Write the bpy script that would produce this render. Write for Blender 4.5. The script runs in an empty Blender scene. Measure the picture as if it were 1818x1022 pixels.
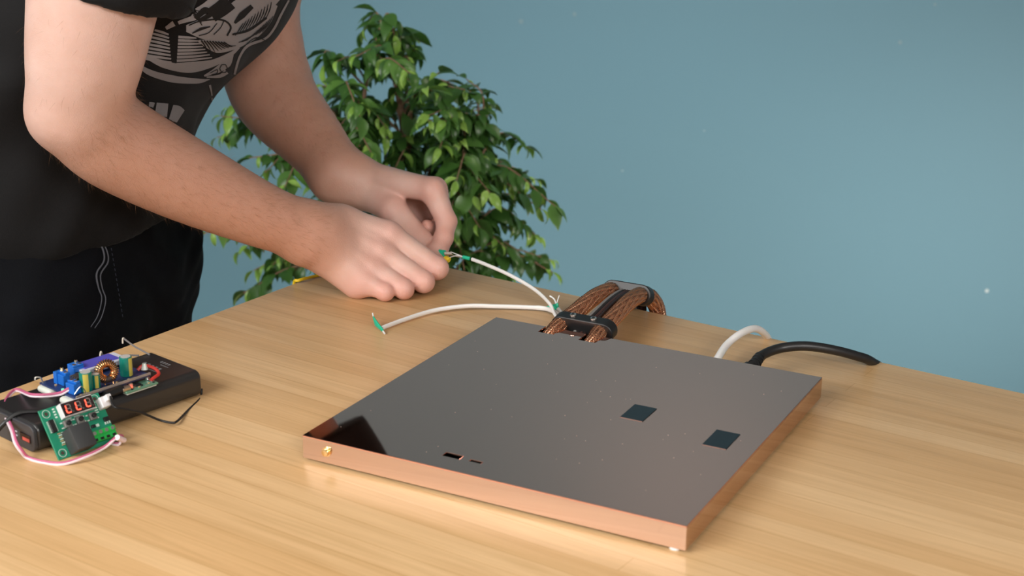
import bpy, bmesh, math, random
import numpy as np
from mathutils import Vector, Matrix, Quaternion
from mathutils.bvhtree import BVHTree
from mathutils.noise import noise as mnoise
random.seed(7)
scn = bpy.context.scene
col = scn.collection

# ------------------------------------------------------------------ camera
Z0 = .95                                   # height of the table top
CAMZ = Z0 + .477
FPX = 2710.
PITCH, ROLL = math.radians(18.15), math.radians(.7)
cp, sp, cr, sr = math.cos(PITCH), math.sin(PITCH), math.cos(ROLL), math.sin(ROLL)
FW = np.array([0, cp, -sp]); UP = np.array([0, sp, cp]); RT = np.array([1., 0, 0])
CRt = cr * RT + sr * UP; CUp = -sr * RT + cr * UP; CAM = np.array([0, 0, CAMZ])
cam = bpy.data.cameras.new('camera')
camo = bpy.data.objects.new('camera', cam); col.objects.link(camo)
M = Matrix.Identity(4)
for i in range(3):
    M[i][0], M[i][1], M[i][2], M[i][3] = CRt[i], CUp[i], -FW[i], CAM[i]
camo.matrix_world = M
cam.sensor_width = 36; cam.lens = FPX / 1818 * 36
cam.dof.use_dof = True; cam.dof.focus_distance = 1.36; cam.dof.aperture_fstop = 10
cam.clip_start = .05
scn.camera = camo

# ------------------------------------------------------------------ world, lights, exposure
world = bpy.data.worlds.new('World'); scn.world = world; world.use_nodes = True
bg = world.node_tree.nodes['Background']; bg.inputs[0].default_value = (1, .97, .94, 1); bg.inputs[1].default_value = .20
def area(name, loc, target, sx, sy, power, colr, spread=180):
    l = bpy.data.lights.new(name, 'AREA'); l.shape = 'RECTANGLE'; l.size = sx; l.size_y = sy
    l.energy = power; l.color = colr; l.spread = math.radians(spread)
    o = bpy.data.objects.new(name, l); col.objects.link(o); o.location = loc
    o.rotation_euler = (Vector(target) - Vector(loc)).to_track_quat('-Z', 'Y').to_euler()
    return o
area('window_daylight', (-1.75, -.25, 2.3), (0, 1.1, .95), 1.7, 1.2, 72, (1, .985, .96))
area('front_fill', (1.0, -1.3, 2.4), (.45, 1.05, .95), 1.2, .9, 12, (1, .96, .92), 75)  # added fill to lift the table and hands, no window stands there
area('wall_wash_fill', (.50, 2.0, 2.55), (.48, 3, 1.3), .35, .35, 4.3, (1, .88, .80), 100)  # added wash that brightens the back wall and its reflection in the lid
area('wall_pool_fill', (2.7, 1.85, .85), (.20, 3, .40), .8, .8, 9, (1, .84, .73), 40)  # added narrow beam for the pale pool low on the back wall, no window
scn.view_settings.view_transform = 'Standard'; scn.view_settings.look = 'None'
scn.view_settings.exposure = 0.1; scn.view_settings.gamma = 1; scn.view_settings.use_curve_mapping = False

# ------------------------------------------------------------------ helpers: picture to place
def ray(x, y): return (x - 909) / FPX * CRt - (y - 511) / FPX * CUp + FW
def P(x, y, Y): d = ray(x, y); return CAM + d * (Y / d[1])           # at depth Y
def T(x, y, z=Z0): d = ray(x, y); return CAM + d * ((z - CAMZ) / d[2])   # on a level plane
def V(a): return Vector([float(q) for q in a])

# ------------------------------------------------------------------ helpers: materials
def lin(r, g, b): return tuple(((c / 255) / 12.92 if c <= 10 else ((c / 255 + .055) / 1.055) ** 2.4) for c in (r, g, b)) + (1,)
MATS = {}
def mat(name, c, rough=.5, metal=0., bump=0., bscale=200., emit=None, estr=1., coat=0., var=0., vscale=20., sub=0., trans=0., spec=None):
    if name in MATS: return MATS[name]
    m = bpy.data.materials.new(name); m.use_nodes = True; MATS[name] = m
    nt = m.node_tree; b = nt.nodes['Principled BSDF']
    b.inputs['Base Color'].default_value = c; b.inputs['Roughness'].default_value = rough; b.inputs['Metallic'].default_value = metal
    if spec is not None: b.inputs['Specular IOR Level'].default_value = spec
    if coat: b.inputs['Coat Weight'].default_value = coat; b.inputs['Coat Roughness'].default_value = .1
    if sub:
        b.inputs['Subsurface Weight'].default_value = sub
        b.inputs['Subsurface Radius'].default_value = (.012, .005, .003); b.inputs['Subsurface Scale'].default_value = 1
    if trans: b.inputs['Transmission Weight'].default_value = trans
    if emit: b.inputs['Emission Color'].default_value = emit; b.inputs['Emission Strength'].default_value = estr
    tc = nt.nodes.new('ShaderNodeTexCoord')
    if var:
        n = nt.nodes.new('ShaderNodeTexNoise'); n.inputs['Scale'].default_value = vscale; n.inputs['Detail'].default_value = 4
        nt.links.new(tc.outputs['Object'], n.inputs['Vector'])
        mx = nt.nodes.new('ShaderNodeMix'); mx.data_type = 'RGBA'
        mx.inputs[6].default_value = tuple(max(0, q * (1 - var)) for q in c[:3]) + (1,)
        mx.inputs[7].default_value = tuple(min(1, q * (1 + var)) for q in c[:3]) + (1,)
        nt.links.new(n.outputs['Fac'], mx.inputs[0]); nt.links.new(mx.outputs[2], b.inputs['Base Color'])
    if bump:
        n = nt.nodes.new('ShaderNodeTexNoise'); n.inputs['Scale'].default_value = bscale; n.inputs['Detail'].default_value = 5
        nt.links.new(tc.outputs['Object'], n.inputs['Vector'])
        bp = nt.nodes.new('ShaderNodeBump'); bp.inputs['Strength'].default_value = bump; bp.inputs['Distance'].default_value = .001
        nt.links.new(n.outputs['Fac'], bp.inputs['Height']); nt.links.new(bp.outputs['Normal'], b.inputs['Normal'])
    return m
def nodes_of(m): return m.node_tree.nodes, m.node_tree.links, m.node_tree.nodes['Principled BSDF']

# ------------------------------------------------------------------ helpers: objects
def tag(o, label=None, cat=None, group=None, kind=None):
    if label: o['label'] = label
    if cat: o['category'] = cat
    if group: o['group'] = group
    if kind: o['kind'] = kind
    return o
def link(o, parent=None):
    col.objects.link(o)
    if parent is not None:
        o.parent = parent
        o.matrix_parent_inverse = PINV[parent.name] if parent.name in PINV else Matrix.Identity(4)
    return o
PINV = {}
def empty(name, loc):
    o = bpy.data.objects.new(name, None); col.objects.link(o); o.location = V(loc); o.empty_display_size = .02
    PINV[o.name] = Matrix.Translation(V(loc)).inverted()
    return o
def meshobj(name, verts, faces, m, parent=None, smooth=False, sharp=None):
    me = bpy.data.meshes.new(name)
    me.from_pydata([tuple(map(float, v)) for v in verts], [], faces)
    me.update()
    if m: me.materials.append(m)
    if smooth:
        me.polygons.foreach_set('use_smooth', [True] * len(me.polygons))
        if sharp: me.set_sharp_from_angle(angle=math.radians(sharp))
    o = bpy.data.objects.new(name, me)
    return link(o, parent)
def frame(origin, ax, ay, az):
    m = Matrix.Identity(4)
    for i in range(3): m[i][0], m[i][1], m[i][2], m[i][3] = ax[i], ay[i], az[i], origin[i]
    return m
class MB:
    """collects shapes for ONE mesh object"""
    def __init__(s, fr=None): s.bm = bmesh.new(); s.fr = fr or Matrix.Identity(4)
    def box(s, c, d, bevel=0, seg=1, fr=None, rot=None):
        b = bmesh.new(); bmesh.ops.create_cube(b, size=1)
        bmesh.ops.scale(b, vec=Vector(d), verts=b.verts)
        if bevel: bmesh.ops.bevel(b, geom=b.edges[:], offset=bevel, segments=seg, profile=.5, affect='EDGES')
        if rot: bmesh.ops.transform(b, matrix=rot, verts=b.verts)
        bmesh.ops.translate(b, vec=Vector(c), verts=b.verts)
        s.merge(b, fr); return s
    def merge(s, b, fr=None):
        b.transform(s.fr @ (fr or Matrix.Identity(4)))
        me = bpy.data.meshes.new('tmp'); b.to_mesh(me); b.free(); s.bm.from_mesh(me); bpy.data.meshes.remove(me)
    def cyl(s, p0, p1, r, n=20, r1=None, bevel=0):
        p0, p1 = Vector(p0), Vector(p1); d = p1 - p0; L = d.length
        b = bmesh.new(); bmesh.ops.create_cone(b, cap_ends=True, segments=n, radius1=r, radius2=r if r1 is None else r1, depth=L)
        if bevel:
            ed = [e for e in b.edges if abs(e.verts[0].co.z - e.verts[1].co.z) < 1e-7]
            bmesh.ops.bevel(b, geom=ed, offset=bevel, segments=2, profile=.5, affect='EDGES')
        b.transform(Matrix.Translation((p0 + p1) / 2) @ d.to_track_quat('Z', 'Y').to_matrix().to_4x4())
        s.merge(b); return s
    def tube(s, pts, r, n=8, caps=True, flat=None):
        pts = [Vector(p) for p in pts]; N = len(pts); b = bmesh.new(); rings = []
        t0 = (pts[1] - pts[0]).normalized(); up = Vector((0, 0, 1)) if abs(t0.z) < .9 else Vector((1, 0, 0))
        nrm = (up - t0 * up.dot(t0)).normalized()
        for i in range(N):
            t = (pts[min(i + 1, N - 1)] - pts[max(i - 1, 0)]).normalized()
            nrm = (nrm - t * nrm.dot(t)).normalized(); bn = t.cross(nrm)
            rr = r[i] if isinstance(r, (list, tuple)) else r
            fx = flat or 1
            rings.append([b.verts.new(pts[i] + (nrm * math.cos(a) + bn * math.sin(a) * fx) * rr) for a in [2 * math.pi * k / n for k in range(n)]])
        for i in range(N - 1):
            for k in range(n): b.faces.new((rings[i][k], rings[i][(k + 1) % n], rings[i + 1][(k + 1) % n], rings[i + 1][k]))
        if caps: b.faces.new(rings[0][::-1]); b.faces.new(rings[-1])
        s.merge(b); return s
    def torus(s, c, ax, R, r, n=32, m=12):
        b = bmesh.new(); ax = Vector(ax).normalized(); q = ax.to_track_quat('Z', 'Y').to_matrix().to_4x4(); g = []
        for i in range(n):
            a = 2 * math.pi * i / n
            g.append([b.verts.new(((R + r * math.cos(w)) * math.cos(a), (R + r * math.cos(w)) * math.sin(a), r * math.sin(w))) for w in [2 * math.pi * k / m for k in range(m)]])
        for i in range(n):
            for k in range(m): b.faces.new((g[i][k], g[(i + 1) % n][k], g[(i + 1) % n][(k + 1) % m], g[i][(k + 1) % m]))
        b.transform(Matrix.Translation(Vector(c)) @ q); s.merge(b); return s
    def poly(s, pts):
        b = bmesh.new(); b.faces.new([b.verts.new(Vector(p)) for p in pts]); s.merge(b); return s
    def prism(s, pts, h):
        """pts: polygon in local xy, extruded z 0..h"""
        b = bmesh.new(); lo = [b.verts.new((x, y, 0)) for x, y in pts]; hi = [b.verts.new((x, y, h)) for x, y in pts]
        b.faces.new(lo[::-1]); b.faces.new(hi); n = len(pts)
        for i in range(n): b.faces.new((lo[i], lo[(i + 1) % n], hi[(i + 1) % n], hi[i]))
        s.merge(b); return s
    def build(s, name, m, parent=None, smooth=True, sharp=35):
        bmesh.ops.recalc_face_normals(s.bm, faces=s.bm.faces[:])
        me = bpy.data.meshes.new(name); s.bm.to_mesh(me); s.bm.free()
        if m: me.materials.append(m)
        if smooth:
            me.polygons.foreach_set('use_smooth', [True] * len(me.polygons)); me.set_sharp_from_angle(angle=math.radians(sharp))
        return link(bpy.data.objects.new(name, me), parent)
def spline(pts, n=8):
    """Catmull-Rom through points"""
    pts = [np.array(p, float) for p in pts]; q = [2 * pts[0] - pts[1]] + pts + [2 * pts[-1] - pts[-2]]; out = []
    for i in range(1, len(q) - 2):
        for k in range(n):
            t = k / n; a, b, c, d = q[i - 1], q[i], q[i + 1], q[i + 2]
            out.append(.5 * (2 * b + (c - a) * t + (2 * a - 5 * b + 4 * c - d) * t * t + (3 * b - a - 3 * c + d) * t ** 3))
    out.append(pts[-1]); return out

# ------------------------------------------------------------------ the room
wallm = mat('blue_wall_paint', lin(90, 130, 147), .5, bump=.08, bscale=90, var=.035, vscale=1.6)
white = mat('white_paint', lin(232, 232, 228), .7, bump=.05)
floorm = mat('grey_oak_floor', lin(150, 128, 104), .45, var=.25, vscale=6)
def struct(name, mb, m): return tag(mb.build(name, m, smooth=False), kind='structure')
YB = 3.0
wb = struct('wall_back', MB().box((.5, YB + .05, 1.3), (5.8, .1, 2.6)), wallm)
struct('floor', MB().box((.5, 0, -.05), (5.8, 6.1, .1)), floorm)
struct('ceiling', MB().box((.5, 0, 2.65), (5.8, 6.1, .1)), white)
w = MB()
for (y0, y1, z0, z1) in ((-3, -1.55, 0, 2.6), (.85, 3, 0, 2.6), (-1.55, .85, 0, .9), (-1.55, .85, 2.35, 2.6)):
    w.box((-2.45, (y0 + y1) / 2, (z0 + z1) / 2), (.1, y1 - y0, z1 - z0))
struct('wall_left', w, white)
w = MB()
for (c, d) in (((-2.43, -.35, .925), (.1, 2.4, .05)), ((-2.43, -.35, 2.325), (.1, 2.4, .05)), ((-2.43, -1.525, 1.62), (.1, .05, 1.35)), ((-2.43, .825, 1.62), (.1, .05, 1.35)), ((-2.43, -.35, 1.62), (.08, .06, 1.35))):
    w.box(c, d, .004)
struct('window_1', w, white)
struct('baseboard_back', MB().box((.5, YB - .008, .05), (5.7, .016, .1), .003), white)
# chips and scuffs on the wall, where the paint came off
mk = MB(); mk2 = MB()
for i_, (x, y, r) in enumerate(((1752, 516, .0042), (1250, 232, .0012), (1105, 303, .0014), (925, 38, .0045), (1020, 25, .004), (1598, 75, .004), (1660, 8, .003))):
    q = P(x, y, YB)
    (mk2 if i_ < 3 else mk).cyl((q[0], YB - .0006, q[2]), (q[0], YB + .0002, q[2]), r, 9)
mk2.build('paint_chip', mat('bare_plaster', lin(168, 186, 192), .8), wb)
mk.build('paint_chip', mat('old_paint', lin(112, 140, 150), .7), wb)

# ------------------------------------------------------------------ the table
K = T(671.9, 446.8); E1 = T(1818, 697) - K; E1 /= np.linalg.norm(E1); E2 = np.array([E1[1], -E1[0], 0.]); EZ = np.array([0, 0, 1.])
TL, TD, TH = 1.6, .8, .024
bam = mat('bamboo_top', lin(214, 170, 112), .36, spec=.3)
nn, ll, bs = nodes_of(bam)
tc = nn.new('ShaderNodeTexCoord')
def mapn(scale):
    mp = nn.new('ShaderNodeMapping'); mp.inputs['Scale'].default_value = scale; ll.new(tc.outputs['Object'], mp.inputs['Vector']); return mp
def noisen(mp, sc, det=5, dist=0):
    n = nn.new('ShaderNodeTexNoise'); n.inputs['Scale'].default_value = sc; n.inputs['Detail'].default_value = det; n.inputs['Distortion'].default_value = dist
    ll.new(mp.outputs[0], n.inputs['Vector']); return n
def ramp(src, stops):
    r = nn.new('ShaderNodeValToRGB'); e = r.color_ramp.elements
    e[0].position, e[0].color = stops[0]; e[1].position, e[1].color = stops[-1]
    for p_, c_ in stops[1:-1]: x = e.new(p_); x.color = c_
    ll.new(src, r.inputs[0]); return r
def mixc(a, b, fac, mode='MULTIPLY'):
    x = nn.new('ShaderNodeMix'); x.data_type = 'RGBA'; x.blend_type = mode
    if isinstance(fac, float): x.inputs[0].default_value = fac
    else: ll.new(fac, x.inputs[0])
    ll.new(a, x.inputs[6]); ll.new(b, x.inputs[7]); return x
# laminated strips: 20 mm wide, tint from a brick texture
bk = nn.new('ShaderNodeTexBrick'); bk.offset = .37; bk.inputs['Scale'].default_value = 1
bk.inputs['Brick Width'].default_value = .9; bk.inputs['Row Height'].default_value = .021; bk.inputs['Mortar Size'].default_value = .0004
bk.inputs['Color1'].default_value = lin(228, 191, 143); bk.inputs['Color2'].default_value = lin(219, 178, 127); bk.inputs['Mortar'].default_value = lin(208, 166, 114)
ll.new(tc.outputs['Object'], bk.inputs['Vector'])
g1 = ramp(noisen(mapn((3, 60, 1)), 1.6, 7, .6).outputs['Fac'], [(.30, (.90, .87, .82, 1)), (.5, (1, 1, 1, 1)), (.7, (1.05, 1.06, 1.08, 1))])
g2 = ramp(noisen(mapn((14, 420, 1)), 1.0, 4).outputs['Fac'], [(.3, (.94, .92, .89, 1)), (.62, (1.02, 1.02, 1.02, 1))])
g3 = ramp(noisen(mapn((1.2, 7, 1)), 1.3, 3).outputs['Fac'], [(.3, (.93, .9, .86, 1)), (.7, (1.04, 1.04, 1.05, 1))])
c1 = mixc(bk.outputs['Color'], g1.outputs[0], 1.); c2 = mixc(c1.outputs[2], g2.outputs[0], 1.); c3 = mixc(c2.outputs[2], g3.outputs[0], 1.)
ll.new(c3.outputs[2], bs.inputs['Base Color'])
rr = nn.new('ShaderNodeMapRange'); rr.inputs['To Min'].default_value = .3; rr.inputs['To Max'].default_value = .42
ll.new(noisen(mapn((3, 60, 1)), 2., 3).outputs['Fac'], rr.inputs['Value']); ll.new(rr.outputs[0], bs.inputs['Roughness'])
bpn = nn.new('ShaderNodeBump'); bpn.inputs['Strength'].default_value = .06; bpn.inputs['Distance'].default_value = .001
ll.new(g2.outputs[0], bpn.inputs['Height']); ll.new(bpn.outputs[0], bs.inputs['Normal'])
table = empty('standing_desk', (K + E1 * .8 + E2 * .4) * np.array([1, 1, 0]))
tag(table, 'light bamboo standing desk with satin striped wooden top', 'table')
top = MB().box((TL / 2, -TD / 2, -TH / 2), (TL, TD, TH), .002, 2).build('tabletop', bam, table)
top.matrix_basis = frame(K, E1, -E2, EZ)
steel = mat('dark_steel', (.02, .02, .022, 1), .4)
FT = frame(K, E1, -E2, EZ)
for sx in (.3, TL - .3):
    MB(FT).box((sx, -TD / 2, (Z0 - TH - .02) / 2 - Z0 + .01), (.07, .09, Z0 - TH - .03), .004).build('leg', steel, table)
    MB(FT).box((sx, -TD / 2, -Z0 + .0125), (.08, .66, .025), .004).build('foot', steel, table)
    MB(FT).box((sx, -TD / 2, -TH - .012), (.06, .6, .024), .003).build('support_bar', steel, table)
MB(FT).box((TL / 2, -TD / 2, -TH - .035), (TL - .6, .06, .03), .003).build('cross_beam', steel, table)

# ------------------------------------------------------------------ copper box
ZT = Z0 + .0205
cs = [T(*p, ZT) for p in ((536, 772), (878, 562), (1463, 670), (1221, 934))]
U = (cs[3] - cs[0]) + (cs[2] - cs[1]); U /= np.linalg.norm(U); W_ = np.array([-U[1], U[0], 0.]); S = .3035
BO = sum(cs) / 4 - U * S / 2 - W_ * S / 2; BO[2] = Z0
FB = frame(BO, U, W_, EZ)
def B(u, v, z=0): return BO + U * u + W_ * v + EZ * z
copper_top = mat('polished_copper', (1.0, .53, .405, 1), .03, 1, bump=.012, bscale=14)
copper = mat('satin_copper', (.68, .50, .41, 1), .13, 1, bump=.02, bscale=60)
black = mat('black_plastic', lin(26, 26, 27), .42)
box = tag(empty('copper_box', BO + U * S / 2 + W_ * S / 2), 'flat square polished copper box with black patches on its lid', 'box')
ZB, ZL = .0022, .0205
# lid with openings: USB slot, small slot, two notches for the hoses
holes = [(.1083, .1222, .0189, .0254), (.1298, .1393, .0200, .0230), (.0505, .0655, .2875, S + 1), (.0905, .1065, .2865, S + 1)]
us = sorted({0, S, *[h[0] for h in holes], *[h[1] for h in holes]}); vs = sorted({0, S, *[min(h[2], S) for h in holes], *[min(h[3], S) for h in holes]})
bm = bmesh.new(); vv = {}
def vert(u, v):
    k = (round(u, 6), round(v, 6))
    if k not in vv: vv[k] = bm.verts.new((u, v, ZL))
    return vv[k]
for i in range(len(us) - 1):
    for j in range(len(vs) - 1):
        cu, cv = (us[i] + us[i + 1]) / 2, (vs[j] + vs[j + 1]) / 2
        if any(h[0] < cu < h[1] and h[2] < cv < h[3] for h in holes): continue
        bm.faces.new((vert(us[i], vs[j]), vert(us[i + 1], vs[j]), vert(us[i + 1], vs[j + 1]), vert(us[i], vs[j + 1])))
ret = bmesh.ops.extrude_face_region(bm, geom=bm.faces[:])
bmesh.ops.translate(bm, vec=(0, 0, -.0012), verts=[g for g in ret['geom'] if isinstance(g, bmesh.types.BMVert)])
lid = MB(FB); lid.merge(bm); lid = lid.build('lid', copper_top, box, smooth=False)
bv = lid.modifiers.new('bevel', 'BEVEL'); bv.width = .0003; bv.segments = 2; bv.limit_method = 'ANGLE'
side = (ZB + ZL) / 2 - .0004; sh = ZL - ZB - .0008 - .0006
MB(FB).box((S / 2, .0006, side), (S, .0012, sh), .0002).build('front_panel', copper, box)
MB(FB).box((S - .0006, S / 2, side), (.0012, S - .0026, sh), .0002).build('side_panel', copper, box)
MB(FB).box((.0006, S / 2, side), (.0012, S - .0026, sh), .0002).build('side_panel', copper, box)
for (u0, u1) in ((0, .0505), (.0655, .0905), (.1065, S)):
    MB(FB).box(((u0 + u1) / 2, S - .0006, side), (u1 - u0, .0012, sh), .0002).build('back_panel', copper, box)
MB(FB).box((S / 2, S / 2, ZB + .0006), (S - .004, S - .004, .0012)).build('bottom_plate', black, box)
patch = mat('dark_glass', lin(18, 26, 30), .28)
for (u, v, du, dv) in ((.2012, .1600, .0186, .0290), (.2747, .1432, .0186, .0310)):
    MB(FB).box((u, v, ZL + .00015), (du, dv, .0007), .0001).build('dark_patch', patch, box)
usb = MB(FB).box((.11525, .0221, .0120), (.0132, .0058, .010), .0003).build('usb_port', black, box)
pin = mat('pin_metal', (.85, .83, .78, 1), .25, 1)
for k in range(4): MB(FB).box((.1120 + k * .0024, .0224, .0174), (.0014, .0034, .0006)).build('contact', pin, usb)
MB(FB).box((.1346, .0215, .0135), (.0092, .0026, .010), .0003).build('small_port', pin, box)
brass = mat('brass', (.95, .70, .36, 1), .2, 1)
bt = MB(FB); bt.cyl((.0215, -.0034, .0118), (.0215, .0006, .0118), .0027, 20, bevel=.0004); bt = bt.build('push_button', brass, box); tag(bt, 'small round brass push button')
MB(FB).cyl((.0215, -.0007, .0118), (.0215, .0006, .0118), .0037, 24).build('button_ring', brass, bt)
clear = mat('clear_rubber', (.85, .85, .85, 1), .2)
for (u, v) in ((.008, .008), (S - .009, .0045), (.008, S - .008), (S - .008, S - .008)):
    MB(FB).cyl((u, v, 0), (u, v, ZB), .0042, 16, bevel=.0008).build('rubber_foot', clear, box)
# specks of dust on the lid
du_ = MB(FB); rnd = random.Random(3)
for k in range(46):
    du_.box((rnd.uniform(.01, S - .01), rnd.uniform(.01, S - .02), ZL + .00012), (rnd.uniform(.0002, .0006), .0003, .0002))
tag(du_.build('dust', mat('dust', lin(170, 165, 160), .8), box), kind='stuff')

# ------------------------------------------------------------------ braided hoses, clamps, leads behind the box
core_m = mat('hose_core', lin(84, 42, 28), .5)
strand = mat('copper_strand', (.95, .52, .33, 1), .25, 1)
def hose(label, u0, u1):
    pts = [B(u0, .2875, .0125), B(u0 + .0006, .301, .0178), B(u0 + u1 * .2, .3205, .0198), B(u0 + u1 * .35, .345, .0225), B(u0 + u1 * .6, .380, .0262), B(u0 + u1 * .9, .408, .0250), B(u0 + u1, .424, .0215), B(u0 + u1 + .002, .443, .0130), B(u0 + u1 + .004, .4585, -.012), B(u0 + u1 + .004, .462, -.075), B(u0 + u1, .460, -.16)]
    pts = spline(pts, 10); r = .0076
    hs = tag(empty('braided_hose', pts[0]), label, 'hose', 'braided copper hoses behind the copper box')
    rad = [r * .82 if i < 8 else r * (.82 + .18 * min(1, (i - 8) / 8)) for i in range(len(pts))]
    MB().tube(pts, [q * .90 for q in rad], 16).build('core', core_m, hs)
    # woven strands, two counter-wound families
    vs_, fs = [], []
    q = [V(p) for p in pts]; N = len(q); nrm = Vector((0, 0, 1)); fr = []; L = 0
    for i in range(N):
        t = (q[min(i + 1, N - 1)] - q[max(i - 1, 0)]).normalized(); nrm = (nrm - t * nrm.dot(t)).normalized()
        if i: L += (q[i] - q[i - 1]).length
        fr.append((q[i], nrm.copy(), t.cross(nrm), rad[i], L))
    NS, sub = 20, 4
    for sgn in (1, -1):
        for k in range(NS):
            ring = None
            for i in range((N - 1) * sub + 1):
                a, tt = min(i // sub, N - 2), (i - min(i // sub, N - 2) * sub) / sub
                f0, f1 = fr[a], fr[a + 1]
                c = f0[0].lerp(f1[0], tt); n1 = f0[1].lerp(f1[1], tt).normalized(); b1 = f0[2].lerp(f1[2], tt).normalized(); Lr = f0[4] + (f1[4] - f0[4]) * tt
                th = sgn * Lr / .0085 + 2 * math.pi * k / NS
                wv = .00035 * math.sin(Lr * 950 + k * math.pi + (0 if sgn > 0 else math.pi))
                R = (f0[3] + (f1[3] - f0[3]) * tt) * .96 + wv
                rad_d = n1 * math.cos(th) + b1 * math.sin(th); tan_d = -n1 * math.sin(th) + b1 * math.cos(th)
                s0 = len(vs_)
                for (dr, dt) in ((-.0003, -.00052), (.0004, 0), (-.0003, .00052)): vs_.append(c + rad_d * (R + dr) + tan_d * dt)
                if ring is not None:
                    for m_ in range(2): fs.append((ring + m_, ring + m_ + 1, s0 + m_ + 1, s0 + m_))
                ring = s0
    tag(meshobj('braid', vs_, fs, strand, hs, smooth=True), kind='stuff')
    return hs, pts
hose('braided copper hose leaving the lid nearest the white leads', .0580, .005)
hose('braided copper hose leaving the lid on the side of the white power lead', .0985, -.006)
# flat black lead between the hoses
ld = tag(empty('ribbon_lead', B(.0775, .3, .01)), 'dark flat ribbon lead between the two braided hoses', 'cable')
for k, (o_, cc) in enumerate(((-.0048, lin(120, 118, 116)), (-.0016, lin(34, 30, 30)), (.0016, lin(62, 40, 36)), (.0048, lin(40, 28, 27)))):
    pts = spline([B(.0785 + o_, .296, .011), B(.0785 + o_, .306, .0130), B(.0790 + o_, .3205, .0175), B(.0790 + o_ * .95, .35, .0225), B(.0785 + o_ * .9, .383, .0262), B(.0780 + o_ * .85, .408, .0262), B(.0780 + o_ * .8, .424, .0235), B(.0785 + o_ * .8, .443, .0150), B(.079 + o_, .455, -.012), B(.079 + o_, .4585, -.16)], 6)
    MB().tube(pts, .0017, 8).build('strand', mat('lead_%d' % k, cc, .4), ld)
screwm = mat('screw_steel', (.78, .76, .72, 1), .28, 1)
def clamp(label, u0, u1, v, z, tilt, scr):
    cx = (u0 + u1) / 2; fr = frame(B(cx, v, z), U, W_, EZ) @ Matrix.Rotation(tilt, 4, 'X')
    c = tag(empty('cable_clamp', B(cx, v, 0)), label, 'clamp', 'black cable clamps')
    w_ = (u1 - u0) / 2; h = .0098; pts = []
    for k in range(13): a = -math.pi / 2 + math.pi * k / 12; pts.append((w_ - h + h * math.cos(a), h * math.sin(a)))
    for k in range(13): a = math.pi / 2 + math.pi * k / 12; pts.append((-w_ + h + h * math.cos(a), h * math.sin(a)))
    # band ring around both hoses: outer outline with two hose openings left to the hoses themselves
    m_ = MB(fr @ Matrix.Translation((0, .006, 0)) @ Matrix.Rotation(math.pi / 2, 4, 'X')); m_.prism(pts, .012)
    ob = m_.build('band', black, c); b_ = ob.modifiers.new('bevel', 'BEVEL'); b_.width = .0008; b_.segments = 2; b_.limit_method = 'ANGLE'
    if scr:
        for du in (-.0105, .0095):
            s_ = MB(fr); s_.cyl((du, 0, h - .0004), (du, 0, h + .0016), .0030, 18, bevel=.0007); s_ = s_.build('screw', screwm, c)
            MB(fr).cyl((du, 0, h + .0014), (du, 0, h + .0020), .0014, 6).build('screw_socket', black, s_)
clamp('black two-screw clamp holding the hoses right at the copper box', .0500, .1105, .3205, .0195, .16, True)
clamp('black clamp over the hoses at the rear table edge', .0530, .1030, .424, .0215, -.40, False)

# white leads with green tape
def L_(x, y, h): return T(x, y, Z0 + h)
wht = mat('white_cable', lin(226, 224, 222), .45, sub=.1)
green = mat('green_tape', lin(28, 178, 140), .4)
yel = mat('yellow_wire', lin(240, 205, 40), .4)
wire_m = mat('bare_wire', (.80, .76, .70, 1), .35, 1)
l1 = tag(empty('white_lead', P(845, 463, 1.48)), 'thin white lead rising from the hose clamp to the fingertips, green tape band', 'cable', 'white leads beside the hoses')
pts = spline([L_(994, 572, .0045), L_(984, 556, .007), L_(975, 538, .0115), L_(948, 513, .0155), L_(905, 488, .020), L_(862, 469, .0225), L_(838, 460, .0235)], 8)
MB().tube(pts, .0019, 10, flat=.8).build('lead', wht, l1)
MB().tube([P(834, 458.8, 1.477), P(822, 456, 1.480)], .0019, 10).build('tape_band', green, l1)
for k, (x, y) in enumerate(((800, 447), (797, 457), (801, 451))):
    MB().tube(spline([P(824, 456.4, 1.4795), P(812, 453.5 + (k - 1) * 2, 1.481), P(x, y, 1.484)], 5), .0005, 5).build('bare_strand', wire_m if k == 2 else wht, l1)
l2 = tag(empty('white_lead', T(690, 577)), 'thin white lead lying across the table, its free end taped green', 'cable', 'white leads beside the hoses')
pts = spline([L_(998, 570, .0040), L_(988, 556, .0042), L_(968, 547.5, .0040), L_(930, 545, .0035), L_(880, 543.5, .0040), L_(828, 543, .0046), L_(770, 551, .0037), L_(715, 568, .0028), L_(678, 582, .0026)], 8)
MB().tube(pts, [.0023] * 20 + [.0021] * (len(pts) - 20), 10, flat=.8).build('lead', wht, l2)
tb = MB(); tb.tube([L_(663, 563, .0070), L_(668, 574, .0050), L_(680, 587, .0022)], [.0014, .0030, .0016], 8, flat=.6); tb.build('tape_band', green, l2)
MB().tube([L_(664, 566, .0062), L_(661.5, 556, .0090)], .0007, 6).build('bare_strand', wht, l2)
MB().tube([L_(679, 586, .0022), L_(683, 592, .0010)], .0009, 6).build('bare_strand', wht, l2)
l3 = tag(empty('white_lead', T(1005, 562)), 'short white lead stub beside the hose clamp with split ends', 'cable', 'white leads beside the hoses')
MB().tube(spline([P(1006, 572, 1.36), P(1000, 560, 1.368), P(991, 548, 1.378)], 6), .0019, 10).build('lead', wht, l3)
MB().tube([P(971, 546, 1.383), P(979, 546, 1.381), P(992, 544, 1.380)], [.0016, .0028, .0036], 10, flat=.6).build('tape_band', green, l3)
MB().tube(spline([P(988, 543, 1.381), P(984, 531, 1.387), P(976, 525, 1.39)], 5), .0008, 6).build('bare_strand', wht, l3)
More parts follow.
